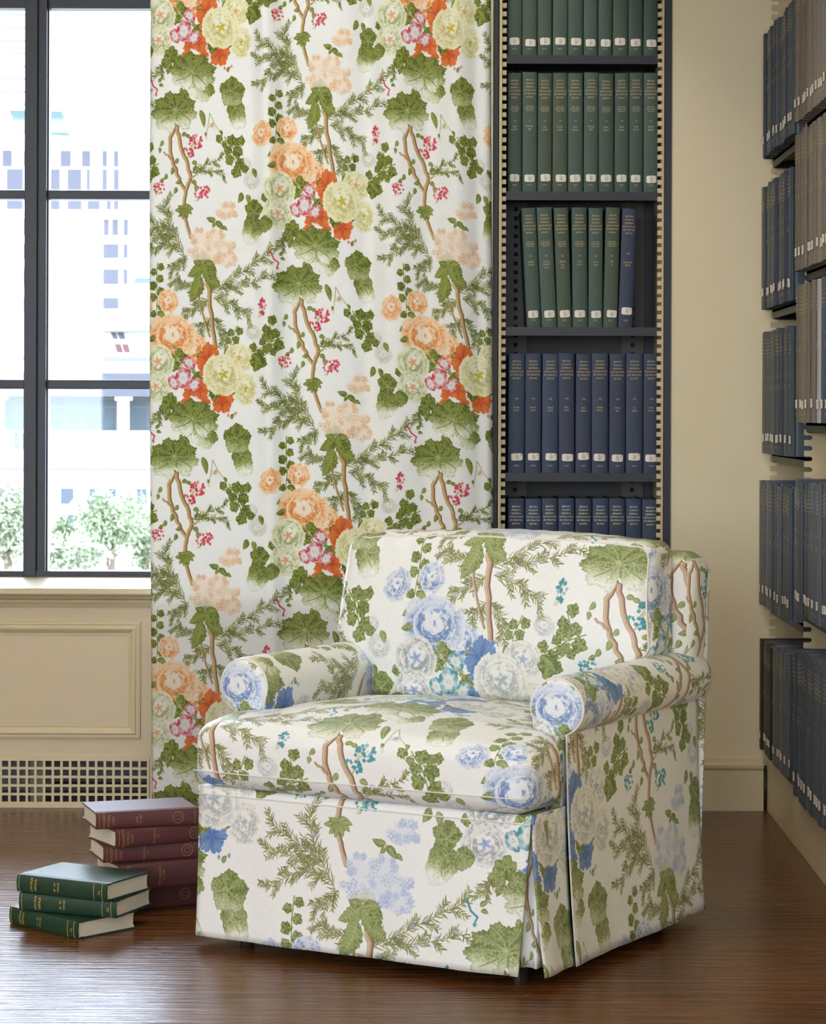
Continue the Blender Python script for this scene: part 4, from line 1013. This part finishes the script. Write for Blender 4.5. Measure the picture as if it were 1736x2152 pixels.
for s_, x0, x1, xa, xb in ((1, 1034, 1045, 1047, 1053), (-1, 1394, 1409, 1393, 1389)):
    bpart(box('side_channel', M_STEEL_D, PX(x0), PX(x1), YB - .006, YB + .28, 0, 2.94))
    up = MB(); e0, e1 = sorted((PX(xa), PX(xb))); up.box(e0, e1, YB - .014, YB + .28, .05, 2.94)
    t0 = e1 if s_ > 0 else e0; z = .06
    upo = bpart(up.build('upright', M_STEEL_C, bevel=.0012))
    tm = MB()
    while z < 2.92:
        a, b = sorted((t0, t0 + s_ * .0125)); tm.box(a, b, YB - .006, YB + .012, z, z + .0135); z += .0245
    to = tm.build('notched_edge', M_STEEL_C); to.parent = upo; to['kind'] = 'stuff'
    bs = MB(); xc = PX(1088 if s_ > 0 else 1344); bs.box(xc - .034, xc + .034, YS + .262, YS + .275, .1, 2.9); so = bpart(bs.build('rear_strip', mat('olive_rear_strip', srgb(72, 66, 50), .45)))
    sl = MB(); z = .12
    while z < 2.88: sl.box(xc - .006, xc + .006, YS + .259, YS + .262, z, z + .012); z += .0275
    so2 = sl.build('slot', M_DARK); so2.parent = so; so2['kind'] = 'stuff'
ROWW = ['top shelf of the back bookcase', 'second shelf of the back bookcase', 'third shelf of the back bookcase', 'fourth shelf of the back bookcase', 'fifth shelf of the back bookcase']
def row(zs, x0, x1, n, cols, words, rown, yr, green, tilts=None, mats=None):
    w = (PX(x1, YS) - PX(x0, YS)) / n; x = PX(x0, YS)
    ws = [w * rnd.uniform(.95, 1.05) for _ in range(n)]; s = sum(ws); ws = [q * w * n / s for q in ws]
    for i in range(n):
        tl = (tilts[i] if tilts else rnd.uniform(-.004, .004))
        c = mats[i] if mats else cols[rnd.randrange(len(cols))]
        isg = green and not (mats and mats[i] in M_BLUE)
        cn = 'dark green' if isg else 'navy blue'
        pos = 'leftmost' if i == 0 else 'rightmost' if i == n - 1 else ORD[i] + ' from left'
        shelf_book((x + ws[i] / 2, YS + rnd.uniform(-.002, .003), zs), 0, tl, ws[i] * .97 / BW, rnd.uniform(.993, 1.005), c, words[i] if words else '', f'{cn} cloth-bound book, {pos} on the {ROWW[rown]}', 'books on the ' + ROWW[rown],
                   dot='o' if isg else 'r', year='1971' if isg else yr, green=isg, gilt=M_GILT if (isg or rown < 4) else M_GILT_S, lz=(.030 if isg else .036))
        x += ws[i]
row(shelf_z[1], 1063, 1380, 10, M_GREEN, ['%d\nAAA\nHAA' % (i + 1) for i in range(10)], 0, '1971', True)
row(shelf_z[2], 1065, 1382, 10, M_GREEN, ['10\n\nHAA\nHOWE', '11\n\nHOWE\nJER', '13\n\nJER\nKOM', '14\n\nKON\nLESA', '15\n\nLESC\nMACA', '16\n\nMACB\nMET', '17\n\nMEX\nNEVE', '18\n\nNEW\nPARH', '19\n\nPARI\nPONS', '20\n\nPONT\nROBE'], 1, '1971', True)
row(shelf_z[3], 1106, 1330, 7, M_GREEN, ['21\n\nROBE\nSCHA', '22\n\nSCHA\nSMITH\n(CLE', '23\n\nSMITH\n(D)\nSTO', '24\n\nSTO\nU.S.A.', '25\n\nU.S.A.\nVEZ', '26\n\nVIC\nZ', '189\n\n\nPHILLIPS\nPION'], 2, '1963', True,
    [-.05, -.048, -.036, -.012, .0, .02, .034], [M_GREEN[i % 3] for i in range(6)] + [M_BLUE[0]])
row(shelf_z[4], 1067, 1386, 9, M_BLUE, ['190\n\n\nPION\nPLAY', '191\n\n\nPLAC\nPOP', '192\n\n\nPOO\nPOH', '193\n\n\nPOI\nPOP', '194\n\n\nPOL\nPRAC', '195\n\n\nPREM\nPROT', '196\n\n\nPRO\nRE', '197\n\n\nQ\nRAD', '198\n\n\nRAV\nRAYS'], 3, '1963', False)
row(shelf_z[5], 1068, 1387, 9, M_BLUE, ['%d\n\n\nREA\nRED' % (199 + i) for i in range(9)], 4, '1963', False)

# ---- steel shelving along the right wall, two bays
XS = .886                                                # spine plane
def side_bay(name, label, y_far, y_near, rows):
    t = tag(empty(name, (XS + .15, (y_far + y_near) / 2, 0)), label, 'bookcase')
    o = t.location
    for z in rows:
        m_ = MB(); m_.box(XS + .030 - o.x, RX1 - .01 - o.x, y_near + .012 - o.y, y_far - .012 - o.y, z - .008, z - .0005)
        m_.box(XS + .030 - o.x, XS + .036 - o.x, y_near + .012 - o.y, y_far - .012 - o.y, z - .026, z - .0006); m_.build('shelf', M_STEEL_D, t)
        for yy in (y_near + .012, y_far - .016):
            b = MB(); b.prism([(XS + .034 - o.x, z - .028), (XS + .034 - o.x, z - .002), (RX1 - .02 - o.x, z - .002), (RX1 - .02 - o.x, z - .032), (RX1 - .10 - o.x, z - .030)], yy - o.y, yy + .004 - o.y, 'y'); b.build('shelf_bracket', M_STEEL_D, t)
    return t
def notched_plate(y, parent, xl=.9135, zmax=2.6):
    """perforated end plate: rounded teeth along its room edge"""
    o = parent.location; pts = [(RX1 - .012 - o.x, .156), (RX1 - .012 - o.x, zmax)]; z = zmax; left = []
    while z > .19:
        left += [(xl, z), (xl, z - .0135), (xl + .002, z - .0150), (xl + .016, z - .0150), (xl + .0205, z - .0175), (xl + .022, z - .0215), (xl + .0205, z - .0255), (xl + .016, z - .0275), (xl + .002, z - .0275)]
        z -= .028
    left += [(xl, z), (xl, .156)]
    pts = [(RX1 - .012 - o.x, .156), (RX1 - .012 - o.x, zmax)] + [(a - o.x, b) for a, b in left]
    return MB().prism(pts, y - .002 - o.y, y + .002 - o.y, 'y').build('upright', M_STEEL_C, parent)
R1 = [2.34, 1.898, 1.459, 1.043, .604, .185]; R2 = [2.32, 1.919, 1.530, 1.135, .640, .160]
YF1, YN1 = YB - .02, 6.465; YF2, YN2 = 6.445, 5.52
s1 = side_bay('bookcase', 'far bay of steel wall shelving in the right-hand corner', YF1, YN1, R1[1:])
s2 = side_bay('bookcase', 'near bay of steel wall shelving at the right edge', YF2, YN2, R2[1:])
notched_plate(YF1 + .012, s1); notched_plate(6.455, s2); notched_plate(YN2 - .006, s2)
def side_row(y0, y1, z, hgt, cols, n, bay, rown, group, tilts=None, gaps=(), gilt=None, hs=None, mats=None, dots='r', out=0.0):
    L = (y0 - y1) / n; y = y0; W_ = [L * rnd.uniform(.86, 1.14) * (.8 if i in gaps else 1) for i in range(n)]; k_ = (y0 - y1) / sum(W_); W_ = [q * k_ for q in W_]
    for i in range(n):
        w = W_[i]
        c = mats[i] if mats and i < len(mats) else cols[rnd.randrange(len(cols))]
        nm = c.name.replace('_book_cloth', '').replace('_', ' ')
        lab = f'{nm} book, {ORD[i]} from the corner end of {rown}, {bay} right-hand bay'
        tl = tilts[i] if tilts and i < len(tilts) else rnd.uniform(-.004, .004)
        h = hs[i] if hs and i < len(hs) else hgt * rnd.uniform(.985, 1.005)
        shelf_book((XS + out + rnd.uniform(-.004, .006), y - w / 2, z), -R90, tl, w * .95 / BW, h / BH, c, '18%d\n\n\nTEM\nTHE' % (i + 10), lab, group, dot=dots, fancy=True, gilt=gilt, lz=.036 + (0.012 if dots == 'o' else 0))
        y -= w
MIXB = [cloth('teal_slate_book_cloth', srgb(58, 72, 82), .45), cloth('dark_slate_book_cloth', srgb(50, 62, 74), .45), cloth('grey_teal_book_cloth', srgb(66, 78, 84), .45), M_BLUE[1]]
side_row(YF1, YN1 + .02, R1[1], .352, MIXB, 14, 'far', 'the top shelf', 'blue books in the far right-hand bay')
side_row(YF1, YN1 + .05, R1[2], .355, MIXB, 13, 'far', 'the second shelf', 'blue books in the far right-hand bay')
side_row(YF1, YN1 + .06, R1[3], .350, MIXB, 11, 'far', 'the third shelf', 'blue books in the far right-hand bay', gaps=(0, 3))
side_row(YF1, YN1 + .03, R1[4], .358, M_SLATE, 13, 'far', 'the fourth shelf', 'slate books in the far right-hand bay')
side_row(YF1, YN1 + .05, R1[5], .330, M_SLATE, 12, 'far', 'the bottom shelf', 'dark books on the bottom shelf of the far right-hand bay', mats=[M_BLACKB[0], M_BLACKB[1], M_BLACKB[1], M_BLACKB[2], M_BLACKB[2]], hs=[.318, .318, .318, .315, .315])
side_row(YF2, YN2 + .02, R2[1], .362, M_GREY, 18, 'near', 'the top shelf', 'grey books in the near right-hand bay')
side_row(YF2, YN2 + .02, R2[2], .356, M_GREY, 17, 'near', 'the second shelf', 'grey books in the near right-hand bay')
side_row(YF2 , YN2 + .02, R2[3], .354, M_PALE + M_SLATE, 17, 'near', 'the third shelf', 'grey books in the near right-hand bay', mats=[M_BLACKB[1], M_GREY[1], M_GREY[0], M_GREY[2], M_GREY[0], M_GREY[0], M_GREY[0], M_PALE[0], M_PALE[0]])
side_row(YF2, YN2 + .02, R2[4], .345, M_SLATE, 17, 'near', 'the fourth shelf', 'slate books in the near right-hand bay', gilt=M_GILT_S)
side_row(YF2, YN2 + .02, R2[5], .385, M_SLATE, 17, 'near', 'the bottom shelf', 'slate books in the near right-hand bay', gilt=M_GILT_S)

# ---- books lying on the floor
def flat_book(corner, ang, z0, L, D, T, cover, lines, label, group, rules, gilt, round_=.006, emblem=False):
    """corner: left end of the spine's lower edge; ang: direction of the spine; head to the left"""
    t = tag(empty('book', (corner[0], corner[1], z0), (0, 0, ang)), label, 'book', group)
    # standing book (head up) laid on its side: local z -> -x, local x -> up
    me = book_cover_mesh(T, L, D, round_, .0032); pg = pages_mesh(T, L, D)
    Mx = Matrix(((0, 0, -1, L), (0, 1, 0, 0), (1, 0, 0, T / 2), (0, 0, 0, 1)))
    me.transform(Mx); me.flip_normals() if Mx.determinant() < 0 else None; pg.transform(Mx)
    pg.flip_normals() if Mx.determinant() < 0 else None
    mesh_obj('cover', me, cover, t); mesh_obj('pages', pg, M_PAGES, t)
    for s, size, zh, sq in lines:
        q = text_mesh(s, size, 1.25, (T, round_), 'CENTER', sq).copy(); q.transform(Matrix.Translation((0, -.0022 + .0016, zh))); q.transform(Mx); mesh_obj('lettering', q, gilt, t)
    for zh in rules:
        m_ = MB(); n = 9
        pts = [(T / 2 * math.cos(math.pi * i / n) * .99, -round_ * math.sin(math.pi * i / n) ** .8 + .0013) for i in range(1, n)]
        m_.tube([(a, b, zh) for a, b in pts], .0005, 5); q = m_.mesh('gilt_rule'); q.transform(Mx); mesh_obj('gilt_rule', q, gilt, t)
    if emblem:
        m_ = MB(); m_.tube([(.013 * math.cos(i * .349), -round_ * .9 - .0002, .048 + .013 * math.sin(i * .349)) for i in range(18)], .0006, 5, True)
        m_.tube([(.006 * math.cos(i * .9), -round_ * .95 - .0002, .048 + .008 * math.sin(i * .9)) for i in range(7)], .0004, 4, True)
        q = m_.mesh('emblem'); q.transform(Mx); mesh_obj('emblem', q, gilt, t)
    return t
M_FG = cloth('bottle_green_book_cloth', srgb(30, 62, 46), .35); M_FM = cloth('maroon_book_cloth', srgb(92, 48, 48), .5); M_FM2 = cloth('worn_maroon_book_cloth', srgb(84, 46, 44), .55)
M_GF = mat('gilt_floor_books', srgb(228, 196, 96), .4); M_GFD = mat('dull_gilt', srgb(190, 136, 82), .5)
G = 'green books stacked on the floor'
for (cx, cy, an, z0, y2, lb) in ((-1.004, 5.548, -43, 0, '64 - 65\n1962-63', 'bottom book of the green stack on the floor, turned askew'),
                                 (-.975, 5.500, -21, .0402, '66 - 67\n1964-65', 'middle book of the green stack on the floor'),
                                 (-.981, 5.506, -27.5, .0804, '68 - 69\n1966-67', 'top green book of the floor stack, with window light on its cover')):
    flat_book((cx, cy), math.radians(an), z0, .245, .165, .0395, M_FG, [('LINCOLN\nHERALD', .0088, .206, .78), (y2, .0078, .142, .8), ('ILL', .008, .022, .9)], lb, G, (.238, .034, .012), M_GF)
H = 'MASSACHUSETTS\nHISTORICAL\nSOCIETY'
Gm = 'maroon books stacked on the floor'
for (cx, cy, an, z0, T, Lh, rt, em, lb) in ((-.815, 5.655, 30, 0, .0575, .255, 'PROCEEDINGS\n1951-1955', True, 'thick bottom book of the maroon stack behind the green books'),
                                  (-.767, 5.625, 29, .0578, .0575, .255, 'PROCEEDINGS\n1953-1955', True, 'thick maroon book, second from the bottom of its floor stack'),
                                  (-.812, 5.664, 20, .1156, .039, .245, 'PROCEEDINGS\n1947', True, 'thin worn maroon book in the middle of its floor stack'),
                                  (-.780, 5.632, 31, .1549, .0415, .245, 'PROCEEDINGS\n1941', True, 'maroon book just under the top one of its floor stack'),
                                  (-.826, 5.640, 19.5, .1967, .0385, .240, 'INDEX\nTO 1962', True, 'topmost maroon book of the floor stack beside the chair')):
    flat_book((cx, cy), math.radians(an), z0, Lh, .165, T, M_FM if T < .05 else M_FM2, [(H, .0088, Lh - .014, .62 * T / .045 if T < .05 else .78), (rt, .0070, Lh - .092, .72 if T < .05 else .85)], lb, Gm, (Lh - .008, .008), M_GFD, emblem=em)
# ---------------------------------------------------------------- armchair
CH_O = (-.203, 5.10); CH_A = math.atan2(-.488, .873)
ch = tag(empty('armchair', (CH_O[0], CH_O[1], 0), (0, 0, CH_A)), 'skirted armchair in white fabric printed with blue peonies and green leaves', 'armchair')
def lin(a, b, n): return [a + (b - a) * i / n for i in range(n + 1)]
def wob(x, y, z, s=1.0): return .0016 * s * (math.sin(x * 23 + z * 11) + math.sin(y * 19 - x * 13 + 1.3) + math.sin(z * 31 + y * 17))
M_SEAM = mat('fabric_welt', srgb(234, 229, 218), .8)
U_ = .40; HEM = .028
# inner frame and feet
box('seat_frame', M_DARK, -.37, .37, .05, .80, .07, .33, ch)
for sx in (-1, 1):
    for v in (.09, .76):
        MB().tube([(sx * .335, v, 0), (sx * .335, v, .075)], [.016, .022], 10).build('leg', mat('dark_wooden_leg', srgb(44, 30, 22), .4), ch)
# front skirt, its corner pleats, the side strips under the seat cushion
def front_skirt(u, z):
    t = (z - HEM) / (.345 - HEM); flare = (1 - t) ** 2
    wv = .0035 * math.sin(u * 17 + 1) * (1 - t) * .8 + .002 * math.sin(u * 41) * (1 - t)
    uu = u * (1 + .0 * flare)
    v = .006 - .008 * flare + wv
    if z > .340:
        e = z - .340; a = min(1.0, e / .016) * 1.5708
        v += .010 * (1 - math.cos(a)) + max(0, e - .016); z = .340 + .010 * math.sin(a)
    return (uu, v, z)
def fs(s, z):
    t = (z - HEM) / (.345 - HEM); ur = .403 - .026 * (1 - t); ul = -.404 - .004 * (1 - t)
    return front_skirt(ul + (ur - ul) * s, z)
fsk = grid_cloth('front_skirt', fs, lin(0, 1, 60), lin(HEM, .345, 22) + [.352, .360, .375, .40, .43], M_CHAIR, ch, CH_W, CH_H, (.344, .070), uvfn=lambda s, z: (-.405 + .785 * s, z))
m_ = MB(); m_.tube([tuple(Vector(fs(s, .334)) + Vector((0, -.0022, 0))) for s in lin(0, 1, 30)], .0017, 6); m_.build('seam', M_SEAM, fsk, smooth=True)
for sx in (-1, 1):
    def pl(s, z, sx=sx):
        t = (z - HEM - .012) / (.33 - HEM)
        a = Vector((sx * (.368 + .018 * t), .026 + .0 * t, z)); b = Vector((sx * .404, .026 + .002 * t, z)); c = Vector((sx * (.406), .07, z))
        return a.lerp(b, s * 2) + Vector((0, .010 * math.sin(s * 6.28) * (1 - t), 0)) if s < .5 else b.lerp(c, s * 2 - 1)
    grid_cloth('corner_pleat', pl, lin(0, 1, 14), lin(HEM + .014, .335, 12), M_CHAIR, ch, CH_W, CH_H, (.02, .30), uvfn=lambda s, z: (s * .09, z))
    def st(v, z, sx=sx):
        t = (z - HEM) / (.345 - HEM); q = v + .020 * (1 - t) * max(0, 1 - v / .15)
        return (sx * (.405 + .020 * (1 - t) ** 2 + .003 * math.sin(v * 40) * (1 - t)), q, z)
    grid_cloth('side_strip', st, lin(.006, .158, 14), lin(HEM - .002, .352, 20), M_CHAIR, ch, CH_W, CH_H, (-.10, .05) if sx > 0 else (.12, .30), uvfn=lambda v, z, sx=sx: (sx * v, z))
    def sd(v, z, sx=sx):
        t = (z - HEM) / (.52 - HEM)
        q = v + .006 * (1 - t) * (v > .5)
        return (sx * (.408 + .022 * (1 - t) ** 2 + .0035 * math.sin(v * 13 + .4) * (1 - t) + .001 * math.sin(v * 50) * (1 - t)), q, z)
    sp_ = grid_cloth('side_panel', sd, lin(.150, .818, 44), lin(HEM - .002, .52, 26), M_CHAIR, ch, CH_W, CH_H, (.498, .592) if sx > 0 else (-.35, .45), uvfn=lambda v, z, sx=sx: (sx * v, z))
    m_ = MB(); m_.tube([tuple(Vector(sd(.150, z)) + Vector((sx * .0015, -.001, 0))) for z in lin(HEM, .50, 16)], .0018, 6); m_.build('seam', M_SEAM, sp_, smooth=True)
def bp(u, z): return (u * (.972 + .028 * z), .818 + .045 * z, z)
grid_cloth('back_panel', bp, lin(-.425, .425, 20), lin(HEM, .80, 16), M_CHAIR, ch, CH_W, CH_H, (0, .3))
# back frame
def back_def(w):
    t = max(0, (w.z - .3) / .55)
    k = .93 + .07 * min(1, max(0, (w.z - .45) / .2))
    return (w.x * k + wob(w.x, w.y, w.z, .8), w.y - .045 + .050 * w.z / .85, w.z + .006 * math.cos(w.x * 3.4) - .004)
soft_box('backrest', (-.432, .725, .10), (.432, .858, .846), .048, M_CHAIR, ch, CH_W, CH_H, (.395, .875), back_def, 16, {'right': (-.06, 0)})
# arms: rolled section swept from front to back
AC, AZ, AR, AV0, AV1 = .387, .554, .0625, .150, .828
def arm_outline():
    pts = []
    for k in range(25):
        a = math.radians(-72 + (205 + 72) * k / 24); pts.append((AC + AR * math.cos(a), AZ + AR * math.sin(a) * .97))
    pts += [(.336, .48), (.338, .40), (.340, .335), (.395, .335), (.400, .42), (.402, .475)]
    return pts
for sx in (-1, 1):
    prof = arm_outline(); n = len(prof); per = [0]
    for i in range(n): per.append(per[-1] + math.dist(prof[i], prof[(i + 1) % n]))
    rings = [(AV0, .955), (AV0 + .004, .985), (AV0 + .010, 1.0)] + [(v, 1.0) for v in lin(AV0 + .03, AV1 - .05, 26)] + [(AV1 - .03, .985), (AV1 - .012, .93), (AV1 - .002, .82), (AV1 + .003, .6)]
    V = []; F = []; UV = []
    cc = (AC, AZ - .03)
    for v, s in rings:
        for i, (a, b) in enumerate(prof):
            bul = 1 + .015 * math.sin(v * 9 + i * .5) * (s > .99)
            x, z = cc[0] + (a - cc[0]) * s * bul, cc[1] + (b - cc[1]) * s * bul
            V.append((sx * x, v, z + .008 * (v - AV0)))
    for j in range(len(rings) - 1):
        for i in range(n):
            q = (j * n + i, j * n + (i + 1) % n, (j + 1) * n + (i + 1) % n, (j + 1) * n + i)
            uv = [(rings[j][0], per[i]), (rings[j][0], per[i + 1]), (rings[j + 1][0], per[i + 1]), (rings[j + 1][0], per[i])]
            if sx > 0: F.append(q); UV += uv
            else: F.append(q[::-1]); UV += uv[::-1]
    F.append(tuple((len(rings) - 1) * n + i for i in range(n))[::sx]); UV += [(0, 0)] * n
    me = bpy.data.meshes.new('arm'); me.from_pydata(V, [], F); me.update()
    if sx > 0: set_uv(me, [(u * 1.0, -p) for u, p in UV], CH_W, CH_H, (.62, .10))
    else: set_uv(me, [(u * 1.0, p) for u, p in UV], CH_W, CH_H, (.50, .66))
    arm = mesh_obj('arm', me, M_CHAIR, ch, True)
    # padded front panel with the big bloom
    V = []; F = []; UVf = []; rr = [1.0, .97, .9, .7, .4, .12]; dv = [0, -.0035, -.006, -.0085, -.0095, -.0098]
    for s, d in zip(rr, dv):
        for a, b in prof: V.append((sx * (cc[0] + (a - cc[0]) * s * .955), AV0 + d, cc[1] + (b - cc[1]) * s * .955))
    for j in range(len(rr) - 1):
        for i in range(n):
            q = (j * n + i, (j + 1) * n + i, (j + 1) * n + (i + 1) % n, j * n + (i + 1) % n)
            F.append(q if sx > 0 else q[::-1])
    F.append(tuple((len(rr) - 1) * n + i for i in range(n))[::-sx])
    me = bpy.data.meshes.new('arm_front'); me.from_pydata(V, [], F); me.update()
    bm = bmesh.new(); bm.from_mesh(me); bmesh.ops.recalc_face_normals(bm, faces=bm.faces); bm.to_mesh(me); bm.free()
    uvs = [(me.vertices[l.vertex_index].co.x, me.vertices[l.vertex_index].co.z) for l in me.loops]
    ks = .82                                             # bloom sits centred on the roll
    set_uv(me, [(u, z) for u, z in uvs], CH_W * ks, CH_H * ks, (sx * AC + .004 * ks + (0 if sx > 0 else -.012), AZ - .004 + 470 / 727 * CH_H * ks))
    mesh_obj('front_panel', me, M_CHAIR, arm, True)
    m_ = MB(); m_.tube([(sx * (cc[0] + (a - cc[0]) * .965), AV0 + .001, cc[1] + (b - cc[1]) * .965) for a, b in prof[:26]], .0030, 6); m_.build('piping', M_SEAM, arm, smooth=True)
# seat cushion: T-shaped, crowned, overhanging the skirt
def seat_def(w):
    x, y, z = w
    k = max(0, min(1, (y - .118) / .035)); k = k * k * (3 - 2 * k)
    half = .412 + (.338 - .412) * k
    nx = x / .412; x2 = nx * half
    ny = (y - .28) / .31
    crown = max(0, 1 - nx ** 2) * max(0, 1 - ny ** 2 * .9)
    t = (z - .354) / .144
    z2 = z + .034 * crown * t - .010 * (1 - t) * crown
    if t > .5 and y < .12: z2 -= .012 * (1 - max(0, y + .02) / .14) * (t - .5) * 2
    y2 = y - .012 * max(0, 1 - nx ** 2) * max(0, 1 - (y + .022) / .2) * (1 - abs(2 * t - 1) * .3)
    return (x2 + wob(x, y, z) * .7, y2 + wob(y, z, x) * .6, z2 + wob(z, x, y) * (t > .4))
seat = soft_box('seat_cushion', (-.412, -.022, .354), (.412, .60, .498), .040, M_CHAIR, ch, CH_W, CH_H, (-.045, .548), seat_def, 34)
m_ = MB(); pts = []
for u in lin(-.400, .400, 40): pts.append(tuple(Vector(seat_def(Vector((u, -.0225, .388)))) + Vector((0, -.0008, 0))))
m_.tube(pts, .0015, 6); m_.build('seam', M_SEAM, seat, smooth=True)
# back cushion: boxed, with ears over the arms
def bc_def(w):
    x, y, z = w; t = (z - .485) / .39
    k = max(0, min(1, (z - .555) / .09)); k = k * k * (3 - 2 * k)
    half = (.325 + (.398 - .325) * k) - .022 * max(0, t - .3)
    nx = x / .398; x2 = nx * half - (.034 * max(0, -nx) * k)
    f = max(0, 1 - nx ** 2) * max(0, 1 - (2 * t - 1) ** 2)
    ny = (y - .645) / .075
    y2 = y + .13 * (z - .5) - (.030 * f if ny < 0 else -.01 * f) * min(1, abs(ny))
    z2 = z + (.012 * max(0, 1 - nx ** 4) - .006 * abs(nx)) * max(0, t) + .004 * math.sin(nx * 7) * max(0, t - .7)
    pucker = .004 * math.sin(x * 95 + y * 40) * math.exp(-((z - .86) / .03) ** 2) * (1 if x < -.1 else .3)
    return (x2 + wob(z, x, y), y2 + wob(x, z, y) * 1.4 + pucker, z2 + wob(x, y, z) * t + pucker * .5)
bc = soft_box('back_cushion', (-.398, .570, .485), (.398, .715, .872), .036, M_CHAIR, ch, CH_W, CH_H, (.304, .815), bc_def, 34, {'right': (.33, -.1)})
def welt_pts(yy, hx, z0, z1, r):
    P = []
    for x in lin(-hx + r, hx - r, 30): P.append((x, z1))
    for a in lin(1.5708, 0, 5)[1:]: P.append((hx - r + r * math.cos(a), z1 - r + r * math.sin(a)))
    for z in lin(z1 - r, z0, 24)[1:]: P.append((hx, z))
    return [tuple(bc_def(Vector((x, yy, z)))) for x, z in P]
for yy in (.581, .704):
    m_ = MB(); m_.tube(welt_pts(yy, .398 - .0105, .60, .872 - .0105, .03), .0026, 6); m_.build('piping', M_SEAM, bc, smooth=True)
